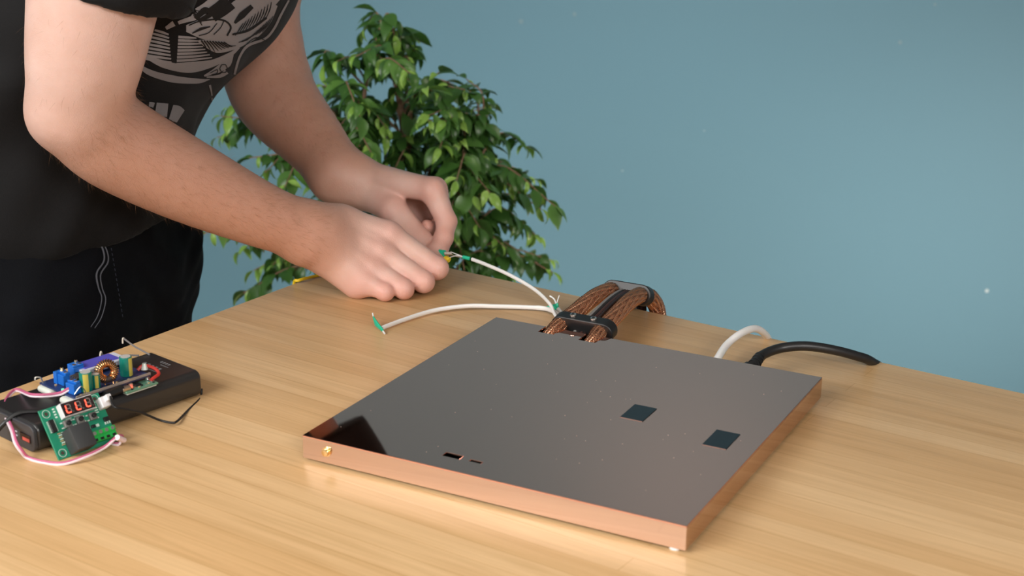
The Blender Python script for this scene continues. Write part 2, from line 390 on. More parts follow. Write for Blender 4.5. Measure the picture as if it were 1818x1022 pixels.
MB().tube(spline([P(987, 543, 1.381), P(990, 533, 1.385), P(993, 524, 1.388)], 5), .0005, 6).build('bare_strand', wht, l3)
yw = tag(empty('yellow_wire', T(545, 497)), 'yellow insulated wire running over the table edge behind the hand', 'wire')
eY = K + E2 * float((T(526, 501) - K) @ E2)
MB().tube(spline([eY - E1 * .006 - EZ * .22, eY - E1 * .005 - EZ * .05, eY - E1 * .0035 - EZ * .004, eY + E1 * .004 + EZ * .003, L_(560, 490, .002), L_(600, 481, .0022), L_(660, 470, .0037), L_(730, 466, .0100), P(775, 459, 1.492), P(793, 458, 1.485)], 8), .0016, 8).build('lead', yel, yw)
MB().tube([P(786, 456, 1.487), P(798, 461.5, 1.483)], [.0034, .0028], 10).build('terminal_sleeve', yel, yw)
gs = tag(empty('green_ferrule', P(780, 449, 1.484)), 'small green ferrule pinched between the fingertips', 'connector')
MB().tube([P(766, 446, 1.489), P(789, 449.5, 1.480)], .0034, 12).build('sleeve', green, gs)
MB().tube([P(789, 449.5, 1.480), P(802, 450, 1.480)], .0018, 10).build('tip', wire_m, gs)

# mains side: white cable and black cable leaving the back of the box
wc = tag(empty('white_power_lead', B(.21, S, .012)), 'thick white lead leaving the back of the copper box over the table edge', 'cable')
pts = spline([B(.2065, S - .001, .0115), B(.2085, S + .010, .015), L_(1290, 612, .0185), L_(1315, 592, .0225), L_(1340, 583, .020), L_(1357, 592, .008), L_(1366, 608, -.013), L_(1367, 640, -.060), L_(1366, 720, -.16)], 8)
MB().tube(pts, .0033, 12).build('lead', wht, wc)
bc = tag(empty('black_power_cable', B(.24, S, .012)), 'thick black cable arching from the copper box off the table edge', 'cable')
pts = spline([B(.2375, S - .001, .0125), B(.2405, S + .014, .0150), L_(1352, 631, .0170), L_(1385, 618, .020), L_(1430, 614, .022), L_(1480, 621, .018), L_(1522, 632, .0105), L_(1546, 641, .0030), L_(1572, 664, -.022), L_(1585, 720, -.09), L_(1590, 800, -.19)], 8)
MB().tube(pts, .0042, 12).build('lead', black, bc)
pA, pB = V(pts[0]), V(pts[11])
sr_ = MB()
for k in range(5):
    a = .25 + .16 * k; q0 = V(pts[int(round(16 * a))]); q1 = V(pts[int(round(16 * a)) + 1]); sr_.tube([q0, q1], .0056 - .0002 * k, 14)
sr_.build('strain_relief', black, bc)
MB().tube([pts[0], pts[4]], .0066, 14).build('plug', black, bc)

# ------------------------------------------------------------------ power bank and electronics
AX = np.array([.648, .762, 0]); AX /= np.linalg.norm(AX); BX = np.array([AX[1], -AX[0], 0.])
PO = T(62, 806) + BX * .001
FPB = frame(PO, AX, -BX, EZ)               # x along the bank, y away from its near side, z up
def N(a, b, z): return PO + AX * a + BX * b + EZ * z
PL, PW, PH = .156, .070, .022
bank_m = mat('bank_black', lin(38, 37, 38), .34, spec=.7, bump=.03, bscale=400)
bank_end = mat('bank_end', lin(62, 62, 66), .45)
bank = tag(empty('power_bank', N(PL / 2, -PW / 2, 0)), 'black rounded power bank lying on the table under the circuit boards', 'power bank')
def rrect(w, h, r, n=8):
    pts = []
    for (cx, cy, a0) in ((w / 2 - r, -h / 2 + r, -90), (w / 2 - r, h / 2 - r, 0), (-w / 2 + r, h / 2 - r, 90), (-w / 2 + r, -h / 2 + r, 180)):
        for k in range(n + 1): a = math.radians(a0 + 90 * k / n); pts.append((cx + r * math.cos(a), cy + r * math.sin(a)))
    return pts
# profile in (y, z) extruded along x
def extr(fr, prof, x0, x1, name, m, parent, bev=.0012):
    mb = MB(fr @ Matrix.Translation((x0, 0, 0)) @ Matrix(((0, 0, 1, 0), (1, 0, 0, 0), (0, 1, 0, 0), (0, 0, 0, 1)))); mb.prism(prof, x1 - x0)
    o = mb.build(name, m, parent)
    b_ = o.modifiers.new('bevel', 'BEVEL'); b_.width = bev; b_.segments = 3; b_.limit_method = 'ANGLE'; b_.angle_limit = math.radians(50); return o
FPC = FPB @ Matrix.Translation((0, PW / 2, PH / 2))
extr(FPC, rrect(PW, PH, .0066), .003, PL, 'case', bank_m, bank, .002)
extr(FPC, rrect(PW - .001, PH - .001, .0060), 0, .0032, 'end_cap', bank_end, bank, .0006)
# USB socket in the end cap, indicator lamps
so = MB(FPB).box((-.0002, .0115, .0105), (.0012, .0136, .0062), .0003).build('usb_socket', mat('socket_dark', lin(40, 24, 24), .4), bank)
MB(FPB).box((-.0006, .0100, .0096), (.0010, .0088, .0026)).build('socket_tongue', mat('socket_red', lin(214, 92, 84), .4), so)
for k in range(2): MB(FPB).box((-.0002, .0235, .0090 + k * .0032), (.0008, .0022, .0010)).build('indicator', mat('indicator_white', lin(190, 190, 200), .4), bank)
# faint grey print on the top face
pr = MB(FPB)
rnd = random.Random(5)
for (x, y0, n_, s_) in ((.147, .030, 4, .0022), (.1425, .026, 7, .0010), (.136, .028, 5, .0034), (.130, .022, 9, .0011)):
    for k in range(n_):
        pr.box((x, y0 + k * s_ * 1.5, PH + .0001), (s_ * rnd.uniform(.8, 1.2), s_ * .75, .0002))
tag(pr.build('print', mat('grey_print', lin(120, 120, 122), .6), bank), 'faint small grey print')

# --- step-down converter board on the bank
pcb_b = mat('blue_pcb', lin(36, 52, 96), .35, var=.3, vscale=300)
solder = mat('solder', (.75, .75, .74, 1), .3, 1, bump=.1, bscale=500)
blue_p = mat('terminal_blue', lin(22, 104, 196), .4)
cap_g = mat('capacitor_green', lin(18, 118, 104), .25)
cap_y = mat('capacitor_stripe', lin(196, 182, 84), .3)
cap_t = mat('capacitor_top', lin(214, 214, 212), .3, .3)
wirec = mat('enamel_copper', (.85, .42, .17, 1), .25, 1)
ferr = mat('ferrite', lin(60, 46, 40), .6)
gluem = mat('hot_glue', lin(214, 216, 206), .3, sub=.3)
ZP = PH + .0072
conv = tag(empty('converter_board', N(.078, -.035, PH)), 'blue voltage converter board with copper coil and green capacitors on the power bank', 'circuit board')
FC = FPB
MB(FC).box((.0785, .0335, ZP - .0008), (.0690, .0500, .0016), .0002).build('circuit_board', pcb_b, conv)
MB(FC).box((.0785, .0090, ZP + .0002), (.0690, .0010, .0028)).build('board_edge', mat('edge_grey', lin(150, 138, 130), .4), conv)
for (x, y) in ((.046, .011), (.111, .011), (.046, .056), (.111, .056)): MB(FC).cyl((x, y, PH), (x, y, ZP - .001), .0022, 12).build('standoff', solder, conv)
g_ = MB(FC); g_.box((.048, .018, PH + .0028), (.018, .016, .0056), .0026, 3); g_.box((.052, .05, PH + .0028), (.022, .018, .0056), .0026, 3); g_.build('glue_pad', gluem, conv)
def terminal(x, y, rot=0):
    fr = FC @ Matrix.Translation((x, y, ZP)) @ Matrix.Rotation(rot, 4, 'Z')
    t = MB(fr).box((0, 0, .0042), (.0098, .0072, .0084), .0004).box((0, -.0008, .0092), (.0098, .0046, .0016), .0003).build('screw_terminal', blue_p, conv)
    for s_ in (-1, 1):
        MB(fr).cyl((s_ * .0024, -.0008, .0096), (s_ * .0024, -.0008, .0103), .0016, 12).build('screw', solder, t)
        MB(fr).box((s_ * .0024, -.0037, .003), (.003, .0006, .0034)).build('wire_opening', black, t)
terminal(.0498, .0205, math.pi / 2 + .1)
terminal(.0555, .0420, math.pi / 2)
terminal(.0720, .0490, 0)
for (x, y) in ((.0555, .0470), (.0725, .0530)):
    k_ = MB(FC); k_.box((x, y, ZP + .0048), (.0092, .0046, .0096), .0003); k_ = k_.build('trimmer', blue_p, conv)
    MB(FC).cyl((x + .002, y, ZP + .0096), (x + .002, y, ZP + .0118), .0012, 12).build('trimmer_screw', brass, k_)
def capac(x, y, r, h, turn):
    c0 = FC @ Vector((x, y, ZP))
    t = MB(); t.cyl(c0, c0 + Vector((0, 0, h)), r, 28, bevel=r * .14); t = t.build('capacitor', cap_g, conv)
    st = MB(); n = 10; base = math.atan2(-c0.y, -c0.x) + turn
    g = [[c0 + Vector((math.cos(base + (k / n - .5) * .85) * (r + .00008), math.sin(base + (k / n - .5) * .85) * (r + .00008), z)) for k in range(n + 1)] for z in (h * .03, h * .97)]
    for k in range(n): st.poly([g[0][k], g[0][k + 1], g[1][k + 1], g[1][k]])
    st.build('stripe', cap_y, t)
    MB().cyl(c0 + Vector((0, 0, h - .0001)), c0 + Vector((0, 0, h + .0002)), r * .80, 24).build('can_top', cap_t, t)
capac(.0590, .0170, .0050, .0155, -.05)
capac(.0680, .0170, .0032, .0110, .15)
capac(.0990, .0210, .0050, .0160, .85)
# toroid coil
tc0 = FC @ Vector((.0790, .0185, ZP + .0098)); tax = (Vector(CAM) - tc0); tax.z = .3; tax.normalize(); tax = (tax + Vector((.25, .1, 0))).normalized()
coil = MB(); coil.torus(tc0, tax, .0064, .0026); coil = coil.build('coil_core', ferr, conv)
e_a = Vector((0, 0, 1)); e_a = (e_a - tax * e_a.dot(tax)).normalized(); e_b = tax.cross(e_a)
tw = []; turns = 26
for i in range(turns * 14 + 1):
    ph = 2 * math.pi * i / 14; a = math.radians(205) + math.radians(320) * i / (turns * 14)
    rr_ = .0031
    tw.append(tc0 + (e_a * math.cos(a) + e_b * math.sin(a)) * (.0064 + rr_ * math.cos(ph)) + tax * rr_ * math.sin(ph))
tw = [tw[0] + Vector((0, 0, -.0045)) + tax * .003] + tw + [tw[-1] + Vector((0, 0, -.0045)) + tax * .003]
MB().tube(tw, .00048, 5).build('winding', wirec, coil)
# heat sink and display
hs_ = mat('heat_sink', (.62, .60, .58, 1), .35, 1)
for k in range(4): MB(FC).box((.0655, .0270 + k * .0028, ZP + .0040), (.0170, .0011, .0080)).build('heat_sink_fin', hs_, conv)
MB(FC).box((.0655, .0312, ZP + .0008), (.0170, .0110, .0016)).build('heat_sink_base', hs_, conv)
lc = MB(FC).box((.0930, .0490, ZP + .0042), (.0420, .0190, .0040), .0004).build('display_module', mat('display_frame', lin(206, 208, 222), .4), conv)
MB(FC).box((.0920, .0500, ZP + .0064), (.0330, .0150, .0008), .0002).build('display_glass', mat('display_glass', lin(92, 88, 190), .25), lc)
rnd = random.Random(11)
smd = [mat('smd_black', lin(24, 24, 26), .5), mat('smd_tan', lin(190, 160, 120), .5), solder]
for k in range(26):
    x, y = rnd.uniform(.0465, .111), rnd.choice([rnd.uniform(.0105, .013), rnd.uniform(.024, .056)])
    if 0.056 < x < .075 and y < .04: continue
    MB(FC).box((x, y, ZP + .0006), (rnd.uniform(.001, .0026), rnd.uniform(.0008, .0016), .0012)).build('chip', smd[k % 3], conv)
MB(FC).cyl((.0462, .030, ZP), (.0462, .030, ZP + .0016), .0012, 10).build('indicator_lamp', mat('green_lamp', lin(120, 220, 170), .3, emit=lin(120, 240, 190), estr=.6), conv)
lamp_w = MB(FC); lamp_w.tube(spline([FPB.inverted() @ V(N(.0455, -.0130, ZP + .002)), FPB.inverted() @ V(N(.0500, -.0110, ZP + .0075)), FPB.inverted() @ V(N(.0530, -.0105, ZP + .004)), FPB.inverted() @ V(N(.0545, -.0100, ZP))], 5), .0004, 5); lamp_w.build('bare_strand', wire_m, conv)
hk = MB(); hk.tube(spline([N(.046, -.057, ZP), N(.045, -.058, ZP + .004), N(.0415, -.059, ZP + .005), N(.0405, -.0588, ZP + .003)], 5), .0006, 6); hk.build('bare_strand', wire_m, conv)

# --- small USB module on the near edge
um = tag(empty('usb_module', N(.098, -.007, PH)), 'tiny green circuit module with a plugged-in cable beside the coil', 'circuit board')
ZU = PH + .0020
pcb_g = mat('green_pcb', lin(34, 140, 108), .35, var=.12, vscale=200)
MB(FPB).box((.0985, .0060, ZU), (.0300, .0125, .0014), .0002).build('circuit_board', mat('dark_green_pcb', lin(96, 140, 116), .35), um)
MB(FPB).box((.0985, .0060, (PH + ZU) / 2 - .0003), (.0280, .0100, .0016)).build('glue_pad', gluem, um)
MB(FPB).box((.0860, .0065, ZU + .0020), (.0080, .0090, .0030), .0005).build('usb_socket', mat('tin', (.72, .55, .44, 1), .35, 1), um)
MB(FPB).box((.0980, .0065, ZU + .0014), (.0055, .0048, .0016), .0002).build('chip', smd[0], um)
MB(FPB).box((.0935, .0085, ZU + .0018), (.0026, .0022, .0022)).build('chip', mat('smd_peach', lin(206, 164, 140), .5), um)
MB(FPB).cyl((.0925, .0060, ZU + .0008), (.0925, .0060, ZU + .0018), .0009, 10).build('indicator_lamp', mat('red_lamp', lin(255, 80, 60), .3, emit=lin(255, 70, 50), estr=4), um)
for k in range(7): MB(FPB).box((.0900 + k * .0034, .0018 + .0012 * (k % 2), ZU + .0011), (.0014, .0010, .0010)).build('chip', smd[(k * 2) % 3], um)
MB(FPB).box((.1110, .0065, ZU + .0010), (.0030, .0070, .0010), .0003).build('solder_pad', solder, um)
red = mat('red_wire', lin(190, 52, 44), .4)
rw = tag(empty('red_wire', N(.11, -.02, PH)), 'short thick red wire bent between the two boards on the power bank', 'wire')
MB().tube(spline([N(.1100, -.0215, ZP + .001), N(.1150, -.0200, ZP + .004), N(.1200, -.0130, ZP + .002), N(.1200, -.0075, PH + .0062), N(.1140, -.0058, PH + .0048), N(.1105, -.0055, PH + .0036)], 6), .0014, 8).build('insulation', red, rw)
MB().tube([N(.1145, -.0185, ZP + .0010), N(.1150, -.0190, ZP + .0060)], [.0030, .0016], 8).build('glue_blob', gluem, rw)

# thin grey wires with stripped ends behind the boards
for k, (lab, pp) in enumerate((('thin grey wire with stripped end standing up behind the display', [N(.142, -.064, PH + .001), N(.131, -.069, PH + .003), N(.118, -.071, PH + .004), N(.1105, -.069, PH + .009), N(.1085, -.0685, PH + .0125), N(.1065, -.068, PH + .006)]),
                      ('thin grey wire with stripped tip at the far end of the power bank', [N(.150, -.060, PH + .0005), N(.149, -.067, PH + .002), N(.147, -.076, PH + .0045), N(.1445, -.085, PH + .009), N(.143, -.0865, PH + .0105), N(.1425, -.0866, PH + .006)]))):
    wv_ = tag(empty('grey_wire', pp[0]), lab, 'wire', 'thin wires on the power bank'); sp_ = spline(pp, 6)
    MB().tube(sp_[:22], .0008, 6).build('insulation', mat('grey_insulation', lin(116, 112, 112), .5), wv_)
    MB().tube(sp_[21:], .0007, 6).build('bare_strand', mat('tinned', lin(214, 204, 190), .4), wv_)

# --- thermostat board leaning against the bank
BL = T(105, 818); SD = T(213, 781) - BL; TLN = .0515; SD /= np.linalg.norm(SD); TN = np.array([-SD[1], SD[0], 0]); th = math.radians(36)
TV = math.cos(th) * EZ + math.sin(th) * TN; TF = np.cross(SD, TV)     # face normal towards the camera
BL = BL + EZ * .0006
FTB = frame(BL, SD, TV, TF)
tb_ = tag(empty('thermostat_board', BL + SD * .025), 'green thermostat board with red digits leaning on the power bank', 'circuit board')
k0 = TLN * 1000 / 48.5
MB(FTB).box((TLN / 2, .02, -.0008), (TLN, .04, .0016), .0002).build('circuit_board', pcb_g, tb_)
whp = mat('white_plastic', lin(226, 224, 226), .4); silk = mat('silk_white', lin(214, 226, 218), .5)
def Q(s, t, z=0): return (s * k0 / 1000, t / 1000, z)
for (s_, t_) in ((4.6, 36.0), (43.9, 36.2), (4.6, 4.3)):
    h_ = MB(FTB); h_.torus(Q(s_, t_, .0001), (0, 0, 1), .0030, .0002, 28, 6)
    h_.bm.transform(Matrix.Identity(4)); h_ = h_.build('mounting_ring', silk, tb_)
    MB(FTB).cyl(Q(s_, t_, -.0017), Q(s_, t_, .00015), .0015, 20).build('mounting_hole', mat('hole_dark', lin(70, 60, 52), .6), tb_)
# seven-segment display, three digits
dd = MB(FTB).box(Q(26.3, 33.6, .0033), (.0258 * k0, .0112, .0066), .0003).build('display', whp, tb_)
MB(FTB).box(Q(26.3, 33.6, .0068), (.0246 * k0, .0100, .0006)).build('display_face', mat('display_black', lin(46, 34, 34), .3), dd)
seg_on = mat('segment_lit', lin(255, 90, 70), .4, emit=lin(255, 62, 44), estr=5); seg_off = mat('segment_off', lin(128, 118, 114), .5)
for d in range(3):
    cx = 18.4 + d * 7.9; cy = 33.6; hw, hh = 1.75, 3.1
    for nm, (sx, sy, wx, wy) in dict(a=(0, hh, 2.7, .75), g=(0, 0, 2.7, .75), d=(0, -hh, 2.7, .75), f=(-hw, hh / 2, .75, 2.5), e=(-hw, -hh / 2, .75, 2.5), b=(hw, hh / 2, .75, 2.5), c=(hw, -hh / 2, .75, 2.5)).items():
        sk = sy * .10
        MB(FTB).box(Q(cx + sx + sk, cy + sy, .00715), (wx * k0 / 1000, wy / 1000, .0002)).build('segment', seg_on if nm in 'fed' else seg_off, dd)
    MB(FTB).cyl(Q(cx + 3.0, cy - hh, .0070), Q(cx + 3.0, cy - hh, .00722), .0004, 8).build('decimal_point', seg_off, dd)
rl = MB(FTB).box(Q(16.8, 9.6, .0075), (.0152 * k0, .0185, .0150), .0006, 2).build('relay', mat('relay_black', lin(58, 60, 62), .5, bump=.05), tb_)
ic = MB(FTB).box(Q(5.2, 25.6, .0011), (.0040, .0102, .0018), .0003).build('chip', smd[0], tb_)
for k in range(8):
    for s_ in (-1, 1): MB(FTB).box(Q(5.2 + s_ * 2.5, 21.4 + k * 1.2, .0005), (.0011, .0006, .0006)).build('pin', silk, ic)
for (s_, t_) in ((16.0, 23.8), (26.0, 23.8), (36.3, 23.4)):
    bb = MB(FTB).box(Q(s_, t_, .0015), (.0058, .0058, .0030), .0003).build('push_switch', mat('switch_grey', lin(120, 118, 114), .4), tb_)
    MB(FTB).cyl(Q(s_, t_, .003), Q(s_, t_, .0052), .0018, 18, bevel=.0003).build('switch_cap', smd[0], bb)
    for (dx, dy) in ((-3.8, 2), (-3.8, -2), (3.8, 2), (3.8, -2)): MB(FTB).box(Q(s_ + dx, t_ + dy, .0003), (.0018, .0009, .0006)).build('solder_pad', silk, bb)
cn = MB(FTB).box(Q(46.8, 30.2, .0040), (.0072, .0086, .0080), .0005).box(Q(48.6, 31.8, .0098), (.0044, .0050, .0050), .0005).build('sensor_socket', whp, tb_)
tg = mat('terminal_green', lin(34, 176, 78), .4)
tb2 = MB(FTB).box(Q(35.6, 6.6, .0040), (.0205, .0078, .0080), .0004).box(Q(35.6, 9.0, .0085), (.0205, .0036, .0014), .0003).build('terminal_block', tg, tb_)
for k in range(4):
    MB(FTB).cyl(Q(28.2 + k * 4.9, 9.0, .0090), Q(28.2 + k * 4.9, 9.0, .0096), .0015, 14).build('screw', solder, tb2)
    MB(FTB).box(Q(28.2 + k * 4.9, 4.0, .0081), (.0028, .0020, .0004)).build('wire_opening', black, tb2)
MB(FTB).box(Q(45.6, 18.2, .0010), (.0046, .0034, .0018), .0002).build('chip', smd[0], tb_)
for k in range(3): MB(FTB).box(Q(43.9 + k * 1.7, 15.4, .0005), (.0009, .0020, .0008)).build('solder_pad', silk, tb_)
MB(FTB).box(Q(34.0, 16.0, .0008), (.0036, .0024, .0014), .0002).build('chip', smd[0], tb_)
for s_ in (30.4, 37.4): MB(FTB).box(Q(s_, 15.8, .0004), (.0026, .0022, .0008)).build('solder_pad', silk, tb_)
for k in range(7): MB(FTB).box(Q(7.6 + (k % 2) * .5, 19.0 - k * 1.5, .0005), (.0024, .0008, .0008)).build('chip', silk if k % 2 else smd[1], tb_)
for k in range(6): MB(FTB).box(Q(10.2, 19.0 - k * 1.6, .0004), (.0014, .0008, .0007)).build('chip', silk, tb_)
for k in range(4): MB(FTB).box(Q(10.8, 38.0 - k * 2.2, .0002), (.0018, .0011, .0003)).build('solder_pad', silk, tb_)
for k in range(3): MB(FTB).box(Q(41.4, 29 - k * 1.8, .0003), (.0028, .0008, .0005)).build('solder_pad', silk, tb_)
lt = MB(FTB)
for k in range(12):
    if k not in (5, 6): lt.box(Q(17 + k * .95, 27.4, .0001), (.0006, .0009, .0001))
lt.build('silk_print', silk, tb_)

# --- loose cables around the boards
pink = mat('pink_wire', lin(196, 96, 132), .4); pale = mat('pale_wire', lin(236, 218, 226), .4)
rc = tag(empty('twin_wire', T(40, 815)), 'pink and white twin wire looping from the power bank to the thermostat board', 'wire')
base = [N(.0470, -.0215, ZP + .0030), N(.040, -.028, PH + .006), N(.0260, -.040, PH + .006), P(28, 694, 1.118), P(9, 716, 1.093), P(9, 738, 1.072), P(20, 765, 1.044), P(26, 786, 1.033), P(36, 801, 1.031), P(48, 813, 1.0325), P(78, 822, 1.027), P(112, 824, 1.0235), P(150, 812, 1.030), P(185, 795, 1.042), P(206, 778, 1.050), P(216, 777, 1.058), P(211, 789, 1.060), P(196, 789, 1.0625)]
sp_ = spline(base, 8)
off = spline([np.array(b) + d for b, d in zip(base, [np.array([0, 0, .0016])] * 5 + [np.array([.0014, .0004, .0006])] * 5 + [np.array([0.0004, .0012, .0010])] * 8)], 8)
MB().tube(sp_, .0010, 7).build('white_conductor', pale, rc)
MB().tube(off, .0010, 7).build('pink_conductor', pink, rc)
MB().tube([P(208, 776, 1.049), P(220, 781, 1.0585)], .0022, 8).build('crimp_plug', pale, rc)
uc = tag(empty('usb_cable', N(.02, -.05, PH)), 'black cable lying across the power bank into the small module', 'cable')
pts = spline([P(-60, 800, 1.010), P(-20, 775, 1.035), N(-.012, -.0330, .0120), N(-.004, -.0310, .0185), N(.006, -.0270, PH + .0022), N(.020, -.0185, PH + .0018), N(.040, -.0100, PH + .0018), N(.060, -.0068, PH + .0020), N(.074, -.0066, PH + .0032), N(.082, -.0066, PH + .0038)], 8)
MB().tube(pts, .0018, 10).build('lead', black, uc)
MB().tube([N(.068, -.0066, PH + .0034), N(.084, -.0066, PH + .0040)], .0032, 12, flat=1.25).build('plug', black, uc)
sc_ = tag(empty('sensor_wire', T(250, 745)), 'thin black wire looping from the white socket back to the power bank corner', 'wire')
pts = spline([FTB @ Vector(Q(49.5, 31.6, .0120)), P(203, 722, 1.068), P(225, 727, 1.075), P(255, 734, 1.088), P(282, 745, 1.096), P(304, 750, 1.0985), P(315, 747, 1.103), P(335, 727, 1.132), P(352, 711, 1.152), P(357, 703, 1.163), P(358, 690, 1.168)], 8)
MB().tube(pts, .0010, 8).build('insulation', black, sc_)

# ------------------------------------------------------------------ the person: distance-field modelling
def smin(a, b, k):
    h = np.clip(.5 + .5 * (b - a) / k, 0, 1)
    return b + (a - b) * h - k * h * (1 - h)
def cone(p, a, b, ra, rb, flat=None):
    """tapered capsule; flat = (axis, factor) makes it thicker (factor<1 stretches) along an axis"""
    a, b = np.asarray(a, np.float32), np.asarray(b, np.float32)
    q = p - a; ba = b - a
    if flat is not None:
        n, s = np.asarray(flat[0], np.float32), flat[1]
        q = q + np.outer(q @ n, n) * (s - 1); ba = ba + n * (ba @ n) * (s - 1)
    t = np.clip(q @ ba / (ba @ ba), 0, 1)
    return np.linalg.norm(q - t[:, None] * ba, axis=1) - (ra + (rb - ra) * t)
def ell(p, c, ax, rad):
    q = np.stack([(p - np.asarray(c, np.float32)) @ np.asarray(a, np.float32) / r for a, r in zip(ax, rad)], 1)
    k = np.linalg.norm(q, axis=1)
    return (k - 1) * min(rad)
def chain(p, pts, k=.006):
    d = None
    for (a, ra), (b, rb) in zip(pts[:-1], pts[1:]):
        c = cone(p, a, b, ra, rb); d = c if d is None else smin(d, c, k)
    return d
def dense(ch, n=5):
    q = spline([np.append(a, r) for a, r in ch], n); return [(c[:3], float(c[3])) for c in q]
def tubechain(p, ch):
    d = None
    for (a, ra), (b, rb) in zip(ch[:-1], ch[1:]):
        c = cone(p, a, b, ra, rb); d = c if d is None else np.minimum(d, c)
    return d
def axis_pts(segs):
    """[(start, end, step), ...] joined into one rising coordinate list"""
    out = []
    for a, b, s in segs: out += list(np.arange(a, b - 1e-9, s))
    out.append(segs[-1][1]); return np.array(out, np.float32)
def surface_nets(fn, xs, ys, zs, blk=10):
    nx, ny, nz = len(xs), len(ys), len(zs)
    D = np.empty((nx, ny, nz), np.float32)
    for i in range(0, nx, blk):
        i1 = min(i + blk, nx)
        for j in range(0, ny, blk):
            j1 = min(j + blk, ny)
            ks = list(range(0, nz, blk)); cen = []; hal = []
            for k in ks:
                k1 = min(k + blk, nz)
                lo = np.array([xs[i], ys[j], zs[k]]); hi = np.array([xs[i1 - 1], ys[j1 - 1], zs[k1 - 1]])
                cen.append((lo + hi) / 2); hal.append(np.linalg.norm(hi - lo) / 2)
            cd = fn(np.array(cen, np.float32))
            act = []
            for k, d, h in zip(ks, cd, hal):
                k1 = min(k + blk, nz)
                if abs(d) > h * 1.6 + .012: D[i:i1, j:j1, k:k1] = d
                else: act.append((k, k1))
            if act:
                pts = []
                for k, k1 in act:
                    g = np.meshgrid(xs[i:i1], ys[j:j1], zs[k:k1], indexing='ij'); pts.append(np.stack([q.ravel() for q in g], 1))
                v = fn(np.concatenate(pts).astype(np.float32)); o_ = 0
                for k, k1 in act:
                    n = (i1 - i) * (j1 - j) * (k1 - k); D[i:i1, j:j1, k:k1] = v[o_:o_ + n].reshape(i1 - i, j1 - j, k1 - k); o_ += n
    ins = D < 0
    cnt = np.zeros((nx - 1, ny - 1, nz - 1), np.int8)
    for a in (0, 1):
        for b in (0, 1):
            for c in (0, 1): cnt += ins[a:nx - 1 + a, b:ny - 1 + b, c:nz - 1 + c]
    cells = np.argwhere((cnt > 0) & (cnt < 8)); idx = -np.ones(cnt.shape, np.int32); idx[tuple(cells.T)] = np.arange(len(cells))
    acc = np.zeros((len(cells), 3)); num = np.zeros(len(cells))
    cor = [(a, b, c) for a in (0, 1) for b in (0, 1) for c in (0, 1)]
    val = {c: D[cells[:, 0] + c[0], cells[:, 1] + c[1], cells[:, 2] + c[2]] for c in cor}
    for c0 in cor:
        for ax in range(3):
            if c0[ax]: continue
            c1 = list(c0); c1[ax] = 1; c1 = tuple(c1)
            v0, v1 = val[c0], val[c1]; m = (v0 < 0) != (v1 < 0)
            t = v0[m] / (v0[m] - v1[m]); pos = np.tile(np.array(c0, float), (m.sum(), 1)); pos[:, ax] += t
            acc[m] += pos; num[m] += 1
    g = cells + acc / num[:, None]
    vs = np.stack([np.interp(g[:, 0], np.arange(nx), xs), np.interp(g[:, 1], np.arange(ny), ys), np.interp(g[:, 2], np.arange(nz), zs)], 1)
    faces = []
    for ax in range(3):
        o1, o2 = (ax + 1) % 3, (ax + 2) % 3
        s0 = [slice(1, n - 1) for n in (nx, ny, nz)]; s1 = list(s0)
        s0[ax] = slice(0, (nx, ny, nz)[ax] - 1); s1[ax] = slice(1, (nx, ny, nz)[ax])
        a_, b_ = ins[tuple(s0)], ins[tuple(s1)]
        e = np.argwhere(a_ != b_); off = np.array([1, 1, 1]); off[ax] = 0; e = e + off
        flip = ins[e[:, 0], e[:, 1], e[:, 2]]
        def ci(d1, d2):
            q = e.copy(); q[:, o1] += d1; q[:, o2] += d2; return idx[q[:, 0], q[:, 1], q[:, 2]]
        f = np.stack([ci(-1, -1), ci(0, -1), ci(0, 0), ci(-1, 0)], 1)
        f[~flip] = f[~flip][:, ::-1]; faces.append(f)
    return vs, np.concatenate(faces)
def smooth_verts(vs, faces, it=2, lam=.5):
    n = len(vs); e = np.concatenate([faces[:, [0, 1]], faces[:, [1, 2]], faces[:, [2, 3]], faces[:, [3, 0]]])
    for _ in range(it):
        acc = np.zeros_like(vs); c = np.bincount(e[:, 0], minlength=n) + np.bincount(e[:, 1], minlength=n)
        for d in range(3): acc[:, d] = np.bincount(e[:, 0], vs[e[:, 1], d], n) + np.bincount(e[:, 1], vs[e[:, 0], d], n)
        vs = vs * (1 - lam) + lam * acc / np.maximum(c, 1)[:, None]
    return vs
def fastmesh(name, vs, faces, m, parent):
    me = bpy.data.meshes.new(name); n, f = len(vs), len(faces)
    me.vertices.add(n); me.vertices.foreach_set('co', vs.astype(np.float32).ravel())
    me.loops.add(f * 4); me.loops.foreach_set('vertex_index', faces.astype(np.int32).ravel())
    me.polygons.add(f); me.polygons.foreach_set('loop_start', np.arange(0, f * 4, 4, dtype=np.int32))
    me.polygons.foreach_set('use_smooth', np.ones(f, bool)); me.update(calc_edges=True); me.validate()
    me.materials.append(m); return link(bpy.data.objects.new(name, me), parent)

# joints of the arms (taken from the picture, at the depth where the hands meet the table)
SHR, SHL = np.array([-.300, 1.300, 1.400]), np.array([-.150, 1.640, 1.430])
armR = [(SHR, .064), (P(176, -60, 1.292), .0565), (P(165, 0, 1.290), .0540), (P(150, 100, 1.292), .0490), (P(138, 180, 1.300), .0420)]
foreR = [(P(138, 192, 1.302), .0395), (P(172, 228, 1.315), .0425), (P(222, 263, 1.331), .0425), (P(335, 322, 1.362), .0385), (P(465, 382, 1.398), .0310), (P(560, 416, 1.425), .0270)]
armL = [(SHL, .062), (P(480, -90, 1.70), .054), (P(447, 30, 1.715), .049), (P(452, 60, 1.715), .047)]
foreL = [(P(450, 55, 1.715), .046), (P(474, 135, 1.688), .0485), (P(496, 182, 1.665), .0450), (P(555, 250, 1.620), .0355), (P(600, 307, 1.583), .0285)]
armRd, foreRd, armLd, foreLd = dense(armR), dense(foreR), dense(armL), dense(foreL)
